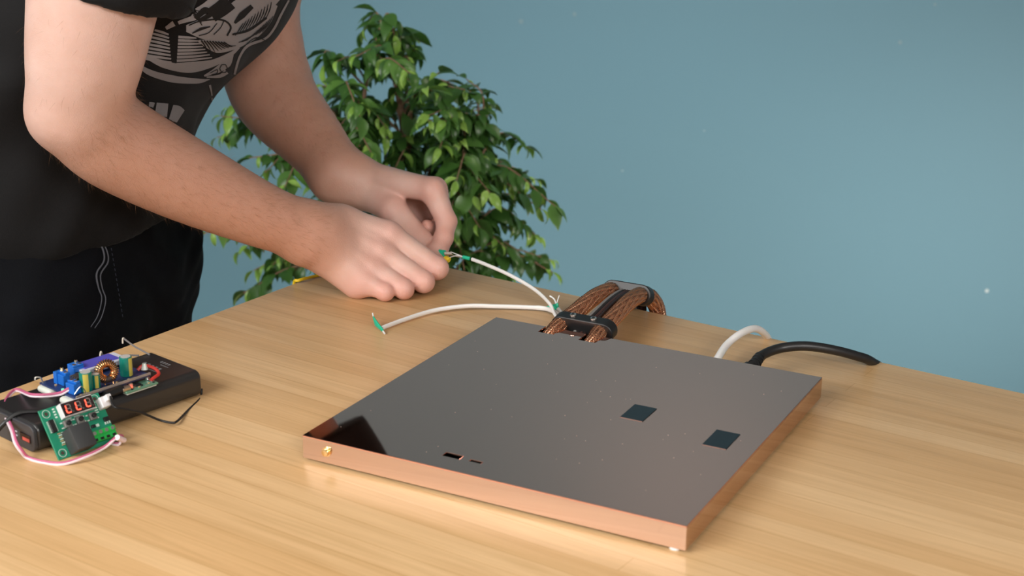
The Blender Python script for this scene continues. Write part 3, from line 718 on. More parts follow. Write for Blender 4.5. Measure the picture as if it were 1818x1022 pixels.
def hand(p, palm, hyp, fingers, kf):
    d = None
    for (a, ra, b, rb) in palm: c = cone(p, a, b, ra, rb); d = c if d is None else smin(d, c, .012)
    for (a, ra, b, rb) in hyp: d = smin(d, cone(p, a, b, ra, rb), .012)
    out = None
    for f in fingers:
        e = smin(d, chain(p, f, .0035), .0075); out = e if out is None else smin(out, e, .0012)
    return out
# right hand: closed around the work, back of the hand to the camera
rM = [P(690, 417, 1.456), P(674, 447, 1.441), P(658, 475, 1.428), P(646, 500, 1.417)]
rPIP = [P(776, 476, 1.449), P(752, 500, 1.430), P(717, 513, 1.416), P(684, 518, 1.409)]
rC = [P(604, 393, 1.452), P(597, 410, 1.443), P(590, 428, 1.434), P(584, 446, 1.427)]
palmR = [(rC[0], .0150, rM[0], .0130), (rC[1], .0150, rM[1], .0130), (rC[2], .0150, rM[2], .0122), (rC[3], .0150, rM[3], .0112),
         (P(552, 405, 1.428), .0215, P(606, 400, 1.448), .0170), (P(545, 428, 1.420), .0215, P(594, 440, 1.432), .0185)]
hypR = [(P(590, 462, 1.428), .0180, P(632, 503, 1.422), .0140), (P(620, 430, 1.455), .0180, P(668, 462, 1.452), .0150)]
fingR = [[(rM[0], .0128), (rPIP[0], .0112), (P(772, 468, 1.472), .0090), (P(764, 457, 1.487), .0080)],
         [(rM[1], .0124), (rPIP[1], .0107), (P(740, 497, 1.452), .0085), (P(724, 490, 1.460), .0078)],
         [(rM[2], .0116), (rPIP[2], .0097), (P(706, 502, 1.438), .0082), (P(694, 492, 1.447), .0075)],
         [(rM[3], .0106), (rPIP[3], .0086), (P(674, 506, 1.430), .0076), (P(662, 499, 1.438), .0070)],
         [(P(606, 396, 1.462), .0160), (P(655, 410, 1.490), .0135), (P(712, 440, 1.506), .0112), (P(757, 459, 1.499), .0092)]]
# left hand: thumb and forefinger in a pinch, palm half open to the camera
lM = [P(768, 338, 1.535), P(772, 336, 1.560), P(762, 340, 1.583), P(748, 348, 1.600)]
lC = [P(648, 312, 1.578), P(646, 316, 1.588), P(640, 322, 1.594), P(634, 330, 1.598)]
palmL = [(lC[0], .0145, lM[0], .0118), (lC[1], .0145, lM[1], .0118), (lC[2], .0140, lM[2], .0112), (lC[3], .0135, lM[3], .0105),
         (P(592, 298, 1.588), .0185, P(648, 318, 1.582), .0150), (P(590, 320, 1.577), .0185, P(640, 336, 1.572), .0165)]
hypL = [(P(690, 345, 1.588), .0160, P(752, 384, 1.590), .0150), (P(640, 335, 1.580), .0170, P(688, 362, 1.560), .0140), (P(640, 345, 1.590), .015, P(720, 370, 1.598), .012)]
fingL = [[(lM[0], .0125), (P(793, 393, 1.521), .0106), (P(788, 422, 1.507), .0096), (P(781, 441, 1.498), .0084)],
         [(lM[1], .0120), (P(790, 386, 1.572), .0102), (P(772, 410, 1.550), .0092), (P(758, 404, 1.536), .0085)],
         [(lM[2], .0114), (P(780, 396, 1.596), .0098), (P(768, 428, 1.566), .0088), (P(754, 422, 1.548), .0082)],
         [(lM[3], .0106), (P(766, 400, 1.612), .0088), (P(748, 418, 1.598), .0076), (P(736, 414, 1.585), .0070)],
         [(P(652, 340, 1.575), .0165), (P(698, 372, 1.542), .0145), (P(744, 424, 1.515), .0120), (P(780, 457, 1.499), .0090)]]
WR = np.array([0, .25, 1.]) / np.linalg.norm([0, .25, 1])
NK = np.array([-.105, 1.425, 1.475]); HD = np.array([-.035, 1.395, 1.585])
HF = np.array([.78, -.40, -.48]); HF /= np.linalg.norm(HF); HR = np.cross(HF, [0, 0, 1.]); HR /= np.linalg.norm(HR); HU = np.cross(HR, HF)
def H(f, r, u): return HD + HF * f + HR * r + HU * u
MIDS = (SHR + SHL) / 2
nR = CAM - rM[1]; nR = nR / np.linalg.norm(nR) + np.array([0, 0, .35]); nR /= np.linalg.norm(nR)
tendR = [(rC[i] + nR * .0118, rM[i] + nR * .0102, .0030) for i in range(3)]
knuckR = [(rM[i] + nR * (.0048, .0046, .0042, .0036)[i], (.0100, .0098, .0092, .0084)[i]) for i in range(4)]
def body_sdf(p):
    out = np.full(len(p), 1., np.float32)
    lo, hi = p.min(0) - .06, p.max(0) + .06
    def near(pts, r): a = np.array(pts); return np.all(a.min(0) - r < hi) and np.all(a.max(0) + r > lo)
    big = len(p) < 400
    d = None
    aR, aL = [q[0] for q in armR + foreR], [q[0] for q in armL + foreL]
    def comb(d, e, k): return e if d is None else smin(d, e, k)
    if big or near(aR, .07):
        a = tubechain(p, armRd); f_ = tubechain(p, foreRd)
        f_ = smin(f_, cone(p, P(95, 215, 1.300), P(125, 205, 1.302), .020, .034), .014)      # point of the elbow
        d = comb(d, smin(a, f_, .014), .03)
    if big or near(aL, .07):
        a = tubechain(p, armLd); f_ = tubechain(p, foreLd); d = comb(d, smin(a, f_, .022), .03)
    if big or near([q[0] for q in palmR] + [q[0] for f in fingR for q in f], .03): 
        h_ = hand(p, palmR, hypR, fingR, .0075)
        for a, b, r in tendR: h_ = smin(h_, cone(p, a, b, r, r), .005)
        for c, r in knuckR: h_ = smin(h_, np.linalg.norm(p - c, axis=1) - r, .004)
        d = comb(d, h_, .020)
    if big or near([q[0] for q in palmL] + [q[0] for f in fingL for q in f], .03):
        h_ = hand(p, palmL, hypL, fingL, .0075)
        dl = None if d is None else d
        d = comb(d, h_, .022) if (big or near([foreL[-1][0], lC[0]], .05)) else comb(d, h_, .001)
    if big or near([SHR, SHL, NK], .13):
        d = comb(d, cone(p, SHR, SHL, .050, .050), .02)
        d = comb(d, cone(p, MIDS - np.array([.02, 0, .03]), NK, .070, .052), .03)
    if big or near([NK, HD], .16):
        h_ = ell(p, H(-.012, 0, .02), (HF, HR, HU), (.098, .078, .105))
        h_ = smin(h_, ell(p, H(.028, 0, -.05), (HF, HR, HU), (.066, .058, .070)), .04)       # jaw
        h_ = smin(h_, cone(p, H(.080, 0, .012), H(.104, 0, -.022), .008, .014), .014)          # nose
        for s in (-1, 1):
            h_ = smin(h_, cone(p, H(.082, s * .012, .030), H(.076, s * .046, .030), .008, .008), .014)   # brow
            h_ = np.maximum(h_, -(np.linalg.norm(p - H(.102, s * .032, .008), axis=1) - .016))
            h_ = smin(h_, np.linalg.norm(p - H(.078, s * .031, .008), axis=1) - .0135, .004)
            h_ = smin(h_, ell(p, H(-.012, s * .080, -.002), (HF, HR, HU), (.020, .010, .032)), .006)     # ears
        h_ = smin(h_, cone(p, H(.086, -.02, -.058), H(.086, .02, -.058), .007, .007), .008)    # lips
        h_ = smin(h_, cone(p, NK, H(-.035, 0, -.05), .055, .056), .04)
        d = comb(d, h_, .03)
    return out if d is None else d.astype(np.float32)
xs = axis_pts([(-.45, -.215, .0036), (-.215, -.035, .0014), (-.035, .12, .0055)])
ys = axis_pts([(1.20, 1.385, .0034), (1.385, 1.63, .0015), (1.63, 1.80, .0045)])
zs = axis_pts([(.945, 1.06, .0014), (1.06, 1.30, .0034), (1.30, 1.76, .0055)])
skin = mat('skin', lin(214, 158, 130), .48, sub=.22)
nn, ll, bs = nodes_of(skin)
tc = nn.new('ShaderNodeTexCoord')
at = nn.new('ShaderNodeAttribute'); at.attribute_name = 'flush'
n1 = nn.new('ShaderNodeTexNoise'); n1.inputs['Scale'].default_value = 38; n1.inputs['Detail'].default_value = 5; ll.new(tc.outputs['Object'], n1.inputs['Vector'])
r1 = nn.new('ShaderNodeValToRGB'); r1.color_ramp.elements[0].position = .3; r1.color_ramp.elements[0].color = lin(217, 178, 163); r1.color_ramp.elements[1].position = .7; r1.color_ramp.elements[1].color = lin(226, 190, 177)
ll.new(n1.outputs['Fac'], r1.inputs[0])
at2 = nn.new('ShaderNodeAttribute'); at2.attribute_name = 'tan'
mt = nn.new('ShaderNodeMix'); mt.data_type = 'RGBA'; mt.inputs[7].default_value = lin(190, 134, 105); ll.new(at2.outputs['Fac'], mt.inputs[0]); ll.new(r1.outputs[0], mt.inputs[6])
mx = nn.new('ShaderNodeMix'); mx.data_type = 'RGBA'; mx.inputs[7].default_value = lin(208, 140, 124); ll.new(at.outputs['Fac'], mx.inputs[0]); ll.new(mt.outputs[2], mx.inputs[6]); ll.new(mx.outputs[2], bs.inputs['Base Color'])
n2 = nn.new('ShaderNodeTexVoronoi'); n2.inputs['Scale'].default_value = 900; ll.new(tc.outputs['Object'], n2.inputs['Vector'])
n3 = nn.new('ShaderNodeTexNoise'); n3.inputs['Scale'].default_value = 90; n3.inputs['Detail'].default_value = 6; ll.new(tc.outputs['Object'], n3.inputs['Vector'])
ad = nn.new('ShaderNodeMath'); ad.operation = 'MULTIPLY_ADD'; ad.inputs[1].default_value = .25; ll.new(n2.outputs['Distance'], ad.inputs[0]); ll.new(n3.outputs['Fac'], ad.inputs[2])
bp = nn.new('ShaderNodeBump'); bp.inputs['Strength'].default_value = .34; bp.inputs['Distance'].default_value = .0014; ll.new(ad.outputs[0], bp.inputs['Height']); ll.new(bp.outputs[0], bs.inputs['Normal'])

person = tag(empty('person', (-.44, 1.5, 0)), 'person in black T-shirt and dark jeans leaning over the table joining wires', 'person')
vs, fc = surface_nets(body_sdf, xs, ys, zs)
vs = smooth_verts(vs, fc, 2, .4)
body = fastmesh('body', vs, fc, skin, person)
joints = np.array(rM + rPIP + lM + [f[1][0] for f in fingL] + [f[2][0] for f in fingL + fingR] + [f[3][0] for f in fingL + fingR])
fl = np.zeros(len(vs), np.float32)
for j in joints: fl = np.maximum(fl, np.exp(-(np.linalg.norm(vs - j, axis=1) / .017) ** 2))
a_ = body.data.attributes.new('flush', 'FLOAT', 'POINT'); a_.data.foreach_set('value', (fl * .75).astype(np.float32))
tn = np.zeros(len(vs), np.float32)
for ch, lo_ in ((foreRd, 1), (foreLd, 0)):
    for i_, (c_, r_) in enumerate(ch):
        if i_ < lo_ * 9 or i_ > len(ch) - 4: continue
        tn = np.maximum(tn, np.exp(-(np.linalg.norm(vs - c_, axis=1) / .075) ** 4))
a_ = body.data.attributes.new('tan', 'FLOAT', 'POINT'); a_.data.foreach_set('value', (tn * .75).astype(np.float32))
bvh_body = BVHTree.FromPolygons([tuple(v) for v in vs], [tuple(f) for f in fc.tolist()])

# ---- clothes
PF = np.array([.966, -.26, 0]); PRt = np.array([-.26, -.966, 0])           # hips: forward, right
CF = np.array([.88, -.475, 0]); CRr = np.array([-.475, -.88, 0])           # shoulders
def wrinkle(p, amp, seed):
    x, y, z = p[:, 0], p[:, 1], p[:, 2]; s = seed
    return amp * (np.sin(34 * z + 9 * x + 6 * np.sin(11 * y + s) + s) * .5 + np.sin(58 * z - 31 * x + 5 * np.sin(14 * x + 9 * y + 2 * s)) * .3 + np.sin(88 * y + 40 * z + 4 * np.sin(20 * z + s)) * .2)
def ellcap(p, a, b, ra, rb, ax, s):
    """capsule stretched along ax by 1/s"""
    return cone(p, a, b, ra, rb, (ax, s))
PEL = np.array([-.463, 1.505, 1.0])
WA, CH, UPc = np.array([-.458, 1.505, 1.115]), np.array([-.352, 1.490, 1.258]), np.array([-.240, 1.475, 1.385])
def shirt_sdf(p):
    d = ellcap(p, PEL + np.array([0, 0, .03]), WA, .120, .108, PRt, .70)
    d = smin(d, ellcap(p, WA, CH, .106, .108, (PRt + CRr) / np.linalg.norm(PRt + CRr), .64), .05)
    d = smin(d, ellcap(p, CH, UPc, .108, .090, CRr, .60), .05)
    d = smin(d, cone(p, SHR + np.array([.02, .02, 0]), SHL + np.array([0, -.02, 0]), .079, .079), .05)
    d = smin(d, cone(p, UPc, NK - np.array([.02, 0, .015]), .09, .062), .04)
    d = d + wrinkle(p, .0045, 1.3)
    # hem at the hip, collar at the neck
    d = np.maximum(d, (1.000 + .06 * (p[:, 0] + .45) - p[:, 2]))
    d = np.maximum(d, (p - (NK - np.array([.012, 0, .012]))) @ (HU * .6 + HF * .3))
    for arm, cut, r in ((armR, .60, .0700), (armL, .62, .0690)):
        a, b = arm[0][0], arm[-1][0]; ax = (b - a); L = np.linalg.norm(ax); ax = ax / L
        sl = cone(p, a, a + ax * L * .8, r + .013, r - .003) + wrinkle(p, .003, 4.)
        e = p - (a + ax * L * cut)
        sl = np.maximum(sl, e @ ax)
        d = smin(d, sl, .02)
    return d.astype(np.float32)
cloth = mat('black_cotton', lin(11, 11, 13), .8, bump=.25, bscale=700, spec=.3)
bs = nodes_of(cloth)[2]; bs.inputs['Sheen Weight'].default_value = .04; bs.inputs['Sheen Roughness'].default_value = .5
xs = axis_pts([(-.68, .02, .005)]); ys = axis_pts([(1.16, 1.86, .005)]); zs = axis_pts([(.96, 1.58, .005)])
vs, fc = surface_nets(shirt_sdf, xs, ys, zs); vs = smooth_verts(vs, fc, 1, .4)
shirt = tag(fastmesh('t_shirt', vs, fc, cloth, person), 'black cotton T-shirt with grey engraved print')
bvh_shirt = BVHTree.FromPolygons([tuple(v) for v in vs], [tuple(f) for f in fc.tolist()])
HIPR, HIPL = PEL + PRt * .085, PEL - PRt * .085
KNR, KNL = np.array([-.475, 1.390, .50]), np.array([-.475, 1.600, .50])
ANR, ANL = np.array([-.54, 1.385, .08]), np.array([-.54, 1.605, .08])
def jeans_sdf(p):
    d = ellcap(p, PEL + np.array([0, 0, .04]), PEL - np.array([0, 0, .05]), .106, .108, PRt, .66)
    for h, k, a in ((HIPR, KNR, ANR), (HIPL, KNL, ANL)):
        l = smin(cone(p, h - np.array([0, 0, .05]), k, .101, .072), cone(p, k, a, .068, .062), .02)
        d = smin(d, l, .03)
    d = d + wrinkle(p, .0040, 2.1) + .0012 * np.sin(140 * p[:, 2] + 60 * p[:, 0] + 5 * np.sin(30 * p[:, 1]))
    d = np.maximum(d, p[:, 2] - 1.055); d = np.maximum(d, .045 - p[:, 2])
    return d.astype(np.float32)
den = mat('dark_denim', lin(9, 11, 16), .85, bump=.35, bscale=900, var=.4, vscale=30, spec=.15)
xs = axis_pts([(-.66, -.26, .006)]); ys = axis_pts([(1.22, 1.80, .006)]); zs = axis_pts([(.03, .74, .012), (.74, 1.07, .0055)])
vs, fc = surface_nets(jeans_sdf, xs, ys, zs); vs = smooth_verts(vs, fc, 1, .4)
jeans = tag(fastmesh('jeans', vs, fc, den, person), 'dark blue denim jeans with pale side seam')
bvh_j = BVHTree.FromPolygons([tuple(v) for v in vs], [tuple(f) for f in fc.tolist()])
shoe_m = mat('shoe_leather', lin(40, 38, 36), .6)
for a in (ANR, ANL):
    def shoe_sdf(p, a=a):
        g = a * np.array([1, 1, 0])
        d = cone(p, g + np.array([-.045, 0, .045]), g + np.array([.17, -.03, .035]), .045, .036, ((0, 1, 0), 1.0))
        d = smin(d, cone(p, g + np.array([-.02, 0, .05]), g + np.array([-.01, 0, .10]), .045, .045), .03)
        return np.maximum(d, -p[:, 2] + .001).astype(np.float32)
    g = a
    vs, fc = surface_nets(shoe_sdf, axis_pts([(g[0] - .11, g[0] + .24, .008)]), axis_pts([(g[1] - .1, g[1] + .08, .008)]), axis_pts([(-.01, .17, .008)]))
    fastmesh('shoe', vs, fc, shoe_m, person)
# hair, a short cap over the skull
def hair_sdf(p):
    d = ell(p, H(-.020, 0, .026), (HF, HR, HU), (.104, .086, .112)) + .003 * np.sin(p[:, 0] * 300) * np.sin(p[:, 1] * 260 + p[:, 2] * 220)
    q = p - HD
    return np.maximum(d, -(q @ HU) * .8 + (q @ HF) * .9 - .035).astype(np.float32)
vs, fc = surface_nets(hair_sdf, axis_pts([(HD[0] - .16, HD[0] + .16, .006)]), axis_pts([(HD[1] - .16, HD[1] + .16, .006)]), axis_pts([(HD[2] - .16, HD[2] + .18, .006)]))
fastmesh('hair', vs, fc, mat('brown_hair', lin(58, 42, 30), .7, bump=.4, bscale=300), person)

# ---- things lying on the cloth: seam, stitching, print (pixels only pick the direction, the cloth gives the depth)
def hit(bvh, x, y, lift=.0006):
    o, d = Vector(CAM), V(ray(x, y)).normalized(); loc, nrm, i, t = bvh.ray_cast(o, d)
    if loc is None: return None
    return loc + (nrm if nrm.dot(d) < 0 else -nrm) * lift
def strip(mb, bvh, pts, w, lift=.0006, n=8):
    """a band of width w (pixels, may be a list) along a pixel line, laid on the cloth"""
    c = spline([np.array(p, float) for p in pts], n); N_ = len(c); g = []
    for i, q in enumerate(c):
        t = c[min(i + 1, N_ - 1)] - c[max(i - 1, 0)]; t /= np.linalg.norm(t) + 1e-9; nn_ = np.array([-t[1], t[0]])
        ww = np.interp(i / (N_ - 1), np.linspace(0, 1, len(w)), w) if isinstance(w, (list, tuple)) else w
        cols_ = max(1, int(ww // 6)); g.append([hit(bvh, *(q + nn_ * ww * (k / cols_ - .5)), lift) for k in range(cols_ + 1)])
    nc = min(len(r) for r in g)
    b = bmesh.new()
    for i in range(N_ - 1):
        r0, r1 = g[i], g[i + 1]
        def pick(r, k): return r[int(round(k * (len(r) - 1) / max(1, (max(len(r0), len(r1)) - 1))))]
        for k in range(max(len(r0), len(r1)) - 1):
            q = [pick(r0, k), pick(r0, k + 1), pick(r1, k + 1), pick(r1, k)]
            if any(v is None for v in q): continue
            if max((q[0] - v).length for v in q) > .03: continue
            uq = []
            for v in q:
                if not any((v - z).length < 1e-6 for z in uq): uq.append(v)
            if len(uq) > 2: b.faces.new([b.verts.new(v) for v in uq])
    mb.merge(b)
seam = MB(); sp0 = [(168, 421), (180, 440), (183, 462), (170, 485), (173, 510), (179, 530), (172, 560), (160, 580)]
strip(seam, bvh_j, sp0, [2, 3, 2.5, 3, 2, 1.5, 1], .0012); strip(seam, bvh_j, [(x + 7, y + 2) for x, y in sp0], [1.5, 2, 2.5, 2, 2, 1.5, 1], .0012)
tag(seam.build('side_seam', mat('seam_fade', lin(104, 108, 118), .8), jeans), 'pale worn side seam')
st_ = MB()
for k in range(14): strip(st_, bvh_j, [(196 + k * 1.5, 440 + k * 9), (197 + k * 1.5, 445 + k * 9)], 1.2, .0010, 2)
st_.build('stitching', mat('stitch', lin(54, 60, 76), .8), jeans)
ink = mat('grey_ink', lin(146, 144, 147), .8)
# a plain engraved ornament: sweeping bands and fans of hatching
pr = MB(); dk = MB()
def G(pts, w): strip(pr, bvh_shirt, pts, w)
def Kk(pts, w): strip(dk, bvh_shirt, pts, w, .0012)
G([(236, 104), (262, 126), (305, 139), (350, 143), (372, 140)], [2, 10, 13, 9, 1])
G([(252, 95), (290, 113), (335, 121), (375, 112), (405, 98), (424, 84)], [6, 13, 15, 13, 9, 3])
for k in range(9): G([(274 - k * 4.2, 53 + k * 6.0), (288 - k * 1.2, 57 + k * 6.2), (299 + k * .6, 61 + k * 6.1)], [3.6, 4.4, 3.0])
for k in range(9): G([(316 - k * .4, 65 + k * 6.0), (334 + k * 1.2, 66 + k * 5.6), (348 + k * 4.0, 67 + k * 4.9)], [4.6, 4.4, 2.0])
G([(294, 50), (318, 36), (350, 24), (378, 8), (402, -18)], [6, 13, 20, 26, 30])
G([(330, 50), (362, 50), (398, 44), (432, 26), (462, -4), (480, -20)], [12, 40, 56, 60, 56, 50])
G([(352, 72), (384, 80), (414, 72), (446, 56), (470, 34), (484, 6)], [4, 26, 30, 28, 22, 18])
G([(512, 0), (498, 26), (486, 50), (470, 68), (440, 80), (426, 98), (418, 122), (412, 148)], [3, 4, 4, 4, 5, 4, 4, 3])
G([(362, 134), (384, 124), (402, 111), (412, 96)], [3, 11, 16, 5]); G([(366, 136), (390, 134), (402, 126)], [2, 6, 10])
G([(372, 150), (375, 164), (376, 178)], [4, 2.5, 2])
# cut lines of the engraving
Kk([(346, 32), (362, 18), (372, 24), (352, 36)], [8, 12, 10, 6]); Kk([(374, 26), (392, 14), (406, 2)], [26, 28, 30])
Kk([(415, 40), (428, 26), (446, 10)], [4, 12, 8]); Kk([(411, 60), (440, 52), (472, 30)], [3, 5, 4])
Kk([(334, 44), (356, 36), (392, 34), (408, 46), (402, 62)], [2, 2.5, 3, 3, 3]); Kk([(340, 58), (356, 50), (372, 46)], [2, 5, 2]); Kk([(378, 60), (390, 48), (396, 36)], 1.6); Kk([(352, 62), (370, 56), (384, 40)], 1.6)
for k in range(10): Kk([(416 + k * 6.2, 62 - k * 3.6), (424 + k * 6.0, 50 - k * 3.9), (430 + k * 5.6, 40 - k * 4.2)], [1, 2, 1])
for k in range(8): Kk([(422 + k * 6, 74 - k * 2.6), (436 + k * 5.6, 70 - k * 4), (446 + k * 5.4, 62 - k * 5)], [1, 2, 1])
for k in range(9): Kk([(356 + k * 5, 70 + k * .4), (364 + k * 5.4, 82 - k * .3), (368 + k * 6.2, 94 - k * 1.8)], [2.6, 1.8, .8])
for k in range(6): Kk([(344 - k * 2, 30 - k * 4), (352 - k * 2, 36 - k * 4), (358 - k, 44 - k * 5)], [1, 2, 1])
Kk([(470, 70), (452, 66), (430, 82)], [1, 2, 1]); Kk([(372, 128), (384, 122), (384, 128), (374, 131)], 1.2)
for a0 in range(6): Kk([(396 + 7 * math.cos(a0 * math.pi / 3), 120 + 8 * math.sin(a0 * math.pi / 3)), (396 + 7 * math.cos((a0 + 1) * math.pi / 3), 120 + 8 * math.sin((a0 + 1) * math.pi / 3))], 1.3)
cut = dk.build('print_lines', mat('black_ink', lin(14, 13, 14), .8), shirt)
tag(pr.build('chest_print', ink, shirt, smooth=True), 'grey engraved ornament print')
lt = MB()
strip(lt, bvh_shirt, [(264, 184), (270, 185), (273, 186)], [8, 9, 9])
strip(lt, bvh_shirt, [(276, 192), (288, 194), (297, 195)], [22, 24, 24]); strip(lt, bvh_shirt, [(303, 198), (312, 201), (320, 206)], [26, 30, 26])
lt.build('lettering', ink, shirt)
# ---- fine hair on the forearms
hv, hf = [], []; rnd = random.Random(21)
def arm_hair(ch, n, r_ext):
    segs = list(zip(ch[:-1], ch[1:])); wts = [float(np.linalg.norm(b[0] - a[0])) for a, b in segs]
    for _ in range(n):
        (a, ra), (b, rb) = rnd.choices(segs, wts)[0]; t = rnd.random(); c = a + (b - a) * t; ax = (b - a) / np.linalg.norm(b - a)
        th_ = rnd.uniform(0, 2 * math.pi); e1_ = np.cross(ax, [0, 0, 1]); e1_ /= np.linalg.norm(e1_); e2_ = np.cross(ax, e1_)
        dr = e1_ * math.cos(th_) + e2_ * math.sin(th_)
        loc, nrm, i, dist = bvh_body.ray_cast(V(c + dr * .09), V(-dr))
        if loc is None or dist > .09: continue
        loc = np.array(loc); nrm = np.array(nrm); L = rnd.uniform(.006, .012)
        g = ax * .9 + np.array([rnd.gauss(0, .3) for _ in range(3)]); g /= np.linalg.norm(g)
        p1 = loc + (g * .7 + nrm * .35) * L * .5; p2 = loc + (g * .95 + nrm * .30) * L; sd = np.cross(g, nrm); sd /= np.linalg.norm(sd) + 1e-9
        s0 = len(hv); w_ = .00006
        hv.extend([loc - sd * w_, loc + sd * w_, p1 - sd * w_ * .8, p1 + sd * w_ * .8, p2]); hf.extend([(s0, s0 + 1, s0 + 3, s0 + 2), (s0 + 2, s0 + 3, s0 + 4)])
arm_hair(armR[2:], 140, .05); arm_hair(foreR, 3000, .05); arm_hair(foreL, 2200, .05)
tag(meshobj('arm_hair', hv, hf, mat('arm_hair', lin(146, 102, 70), .5), body), kind='stuff')

# ------------------------------------------------------------------ the potted weeping fig behind the table
YP = 2.28
plant = tag(empty('potted_fig', (float(P(760, 400, YP)[0]), YP, 0)), 'leafy green weeping fig standing behind the table against the blue wall', 'plant')
px0 = float(P(757, 500, YP)[0])
pot = MB(); prof = [(.0, .0), (.115, .0), (.150, .26), (.158, .26), (.158, .285), (.143, .285), (.140, .25), (.0, .25)]
b = bmesh.new(); rings = []
for (r, z) in prof: rings.append([b.verts.new((px0 + max(r, .001) * math.cos(a), YP + max(r, .001) * math.sin(a), z + .001)) for a in [2 * math.pi * k / 40 for k in range(40)]])
for i in range(len(rings) - 1):
    for k in range(40): b.faces.new((rings[i][k], rings[i][(k + 1) % 40], rings[i + 1][(k + 1) % 40], rings[i + 1][k]))
pot.merge(b); pot.build('pot', mat('terracotta', lin(150, 92, 66), .8, bump=.1), plant)
soil = MB(); soil.cyl((px0, YP, .24), (px0, YP, .262), .139, 32); soil.build('soil', mat('soil', lin(52, 40, 30), .95, bump=.6, bscale=120), plant)
bark = mat('bark', lin(134, 104, 82), .75, bump=.3, bscale=200)
trunk_px = [(690, 92), (698, 127), (706, 156), (711, 190), (722, 254), (738, 310), (752, 360), (758, 430), (757, 520)]
tr = [P(x, y, YP + .01 * math.sin(i)) for i, (x, y) in enumerate(trunk_px)]; tr += [np.array([px0, YP, .75]), np.array([px0 - .01, YP, .45]), np.array([px0, YP, .25])]
trs = spline(tr, 8)
MB().tube(trs, [.0028 + .0085 * min(1, i / 70) for i in range(len(trs))], 9).build('trunk', bark, plant)
# second stem on the left
st2 = spline([P(655, 110, YP - .03), P(640, 200, YP - .04), P(600, 300, YP - .05), P(620, 420, YP - .04), np.array([px0 - .06, YP - .03, .70]), np.array([px0 - .03, YP - .02, .45]), np.array([px0 - .02, YP - .01, .25])], 8)
MB().tube(st2, [.0022 + .006 * min(1, i / 40) for i in range(len(st2))], 8).build('trunk', bark, plant)
st3 = spline([P(840, 300, YP - .05), P(800, 380, YP - .05), P(775, 470, YP - .04), np.array([px0 + .03, YP - .03, .70]), np.array([px0 + .02, YP - .02, .45]), np.array([px0 + .015, YP - .01, .25])], 8)
MB().tube(st3, [.0022 + .006 * min(1, i / 40) for i in range(len(st3))], 8).build('trunk', bark, plant)
stems = [trs, st2, st3]
rnd = random.Random(17)
# leaf blades: ovate with a drip tip, folded along the midrib and drooping
def leafmat(name, c, c2):
    m = mat(name, c, .32, spec=.45); n_, l_, b_ = nodes_of(m)
    oi = n_.new('ShaderNodeObjectInfo'); mx_ = n_.new('ShaderNodeMix'); mx_.data_type = 'RGBA'; mx_.inputs[6].default_value = c; mx_.inputs[7].default_value = c2
    l_.new(oi.outputs['Random'], mx_.inputs[0]); l_.new(mx_.outputs[2], b_.inputs['Base Color'])
    tr_ = n_.new('ShaderNodeBsdfTranslucent'); l_.new(mx_.outputs[2], tr_.inputs['Color'])
    ms = n_.new('ShaderNodeMixShader'); ms.inputs[0].default_value = .22; out = n_['Material Output']
    l_.new(b_.outputs[0], ms.inputs[1]); l_.new(tr_.outputs[0], ms.inputs[2]); l_.new(ms.outputs[0], out.inputs['Surface']); return m
lm_d = leafmat('leaf_dark', lin(58, 98, 42), lin(98, 142, 66)); lm_y = leafmat('leaf_young', lin(130, 174, 72), lin(160, 198, 98))
def leaf_mesh(L, W, bend, fold, twist, m):
    prof = [(0, .02), (.06, .22), (.18, .72), (.34, 1.0), (.52, .93), (.70, .62), (.84, .28), (.93, .09), (1, .0)]
    v, f = [], []; a = 0; x = z = 0; last = 0
    for i, (t, w_) in enumerate(prof):
        ds = (t - last) * L; last = t; x += ds * math.cos(a); z -= ds * math.sin(a); a = bend * t ** 1.1
        hw = W / 2 * w_; tw = twist * t
        for s in (-1, 0, 1):
            y = s * hw * math.cos(fold); dz = abs(s) * hw * math.sin(fold)
            v.append((x + dz * math.sin(a), y * math.cos(tw) , z + dz * math.cos(a) + y * math.sin(tw)))
    for i in range(len(prof) - 1):
        for s in (0, 1): k = i * 3 + s; f.append((k, k + 1, k + 4, k + 3))
    me = bpy.data.meshes.new('leaf'); me.from_pydata(v, [], f); me.materials.append(m); me.polygons.foreach_set('use_smooth', [True] * len(f)); me.update(); return me
leaves_m = [leaf_mesh(.044, .021, .9, .35, .2, lm_d), leaf_mesh(.040, .022, .5, .25, -.3, lm_d), leaf_mesh(.038, .017, 1.5, .45, .3, lm_d), leaf_mesh(.046, .023, 1.1, .20, -.2, lm_d), leaf_mesh(.034, .015, .7, .5, .1, lm_d),
            leaf_mesh(.036, .013, 1.9, .5, .2, lm_y), leaf_mesh(.040, .017, 1.3, .35, -.3, lm_y)]
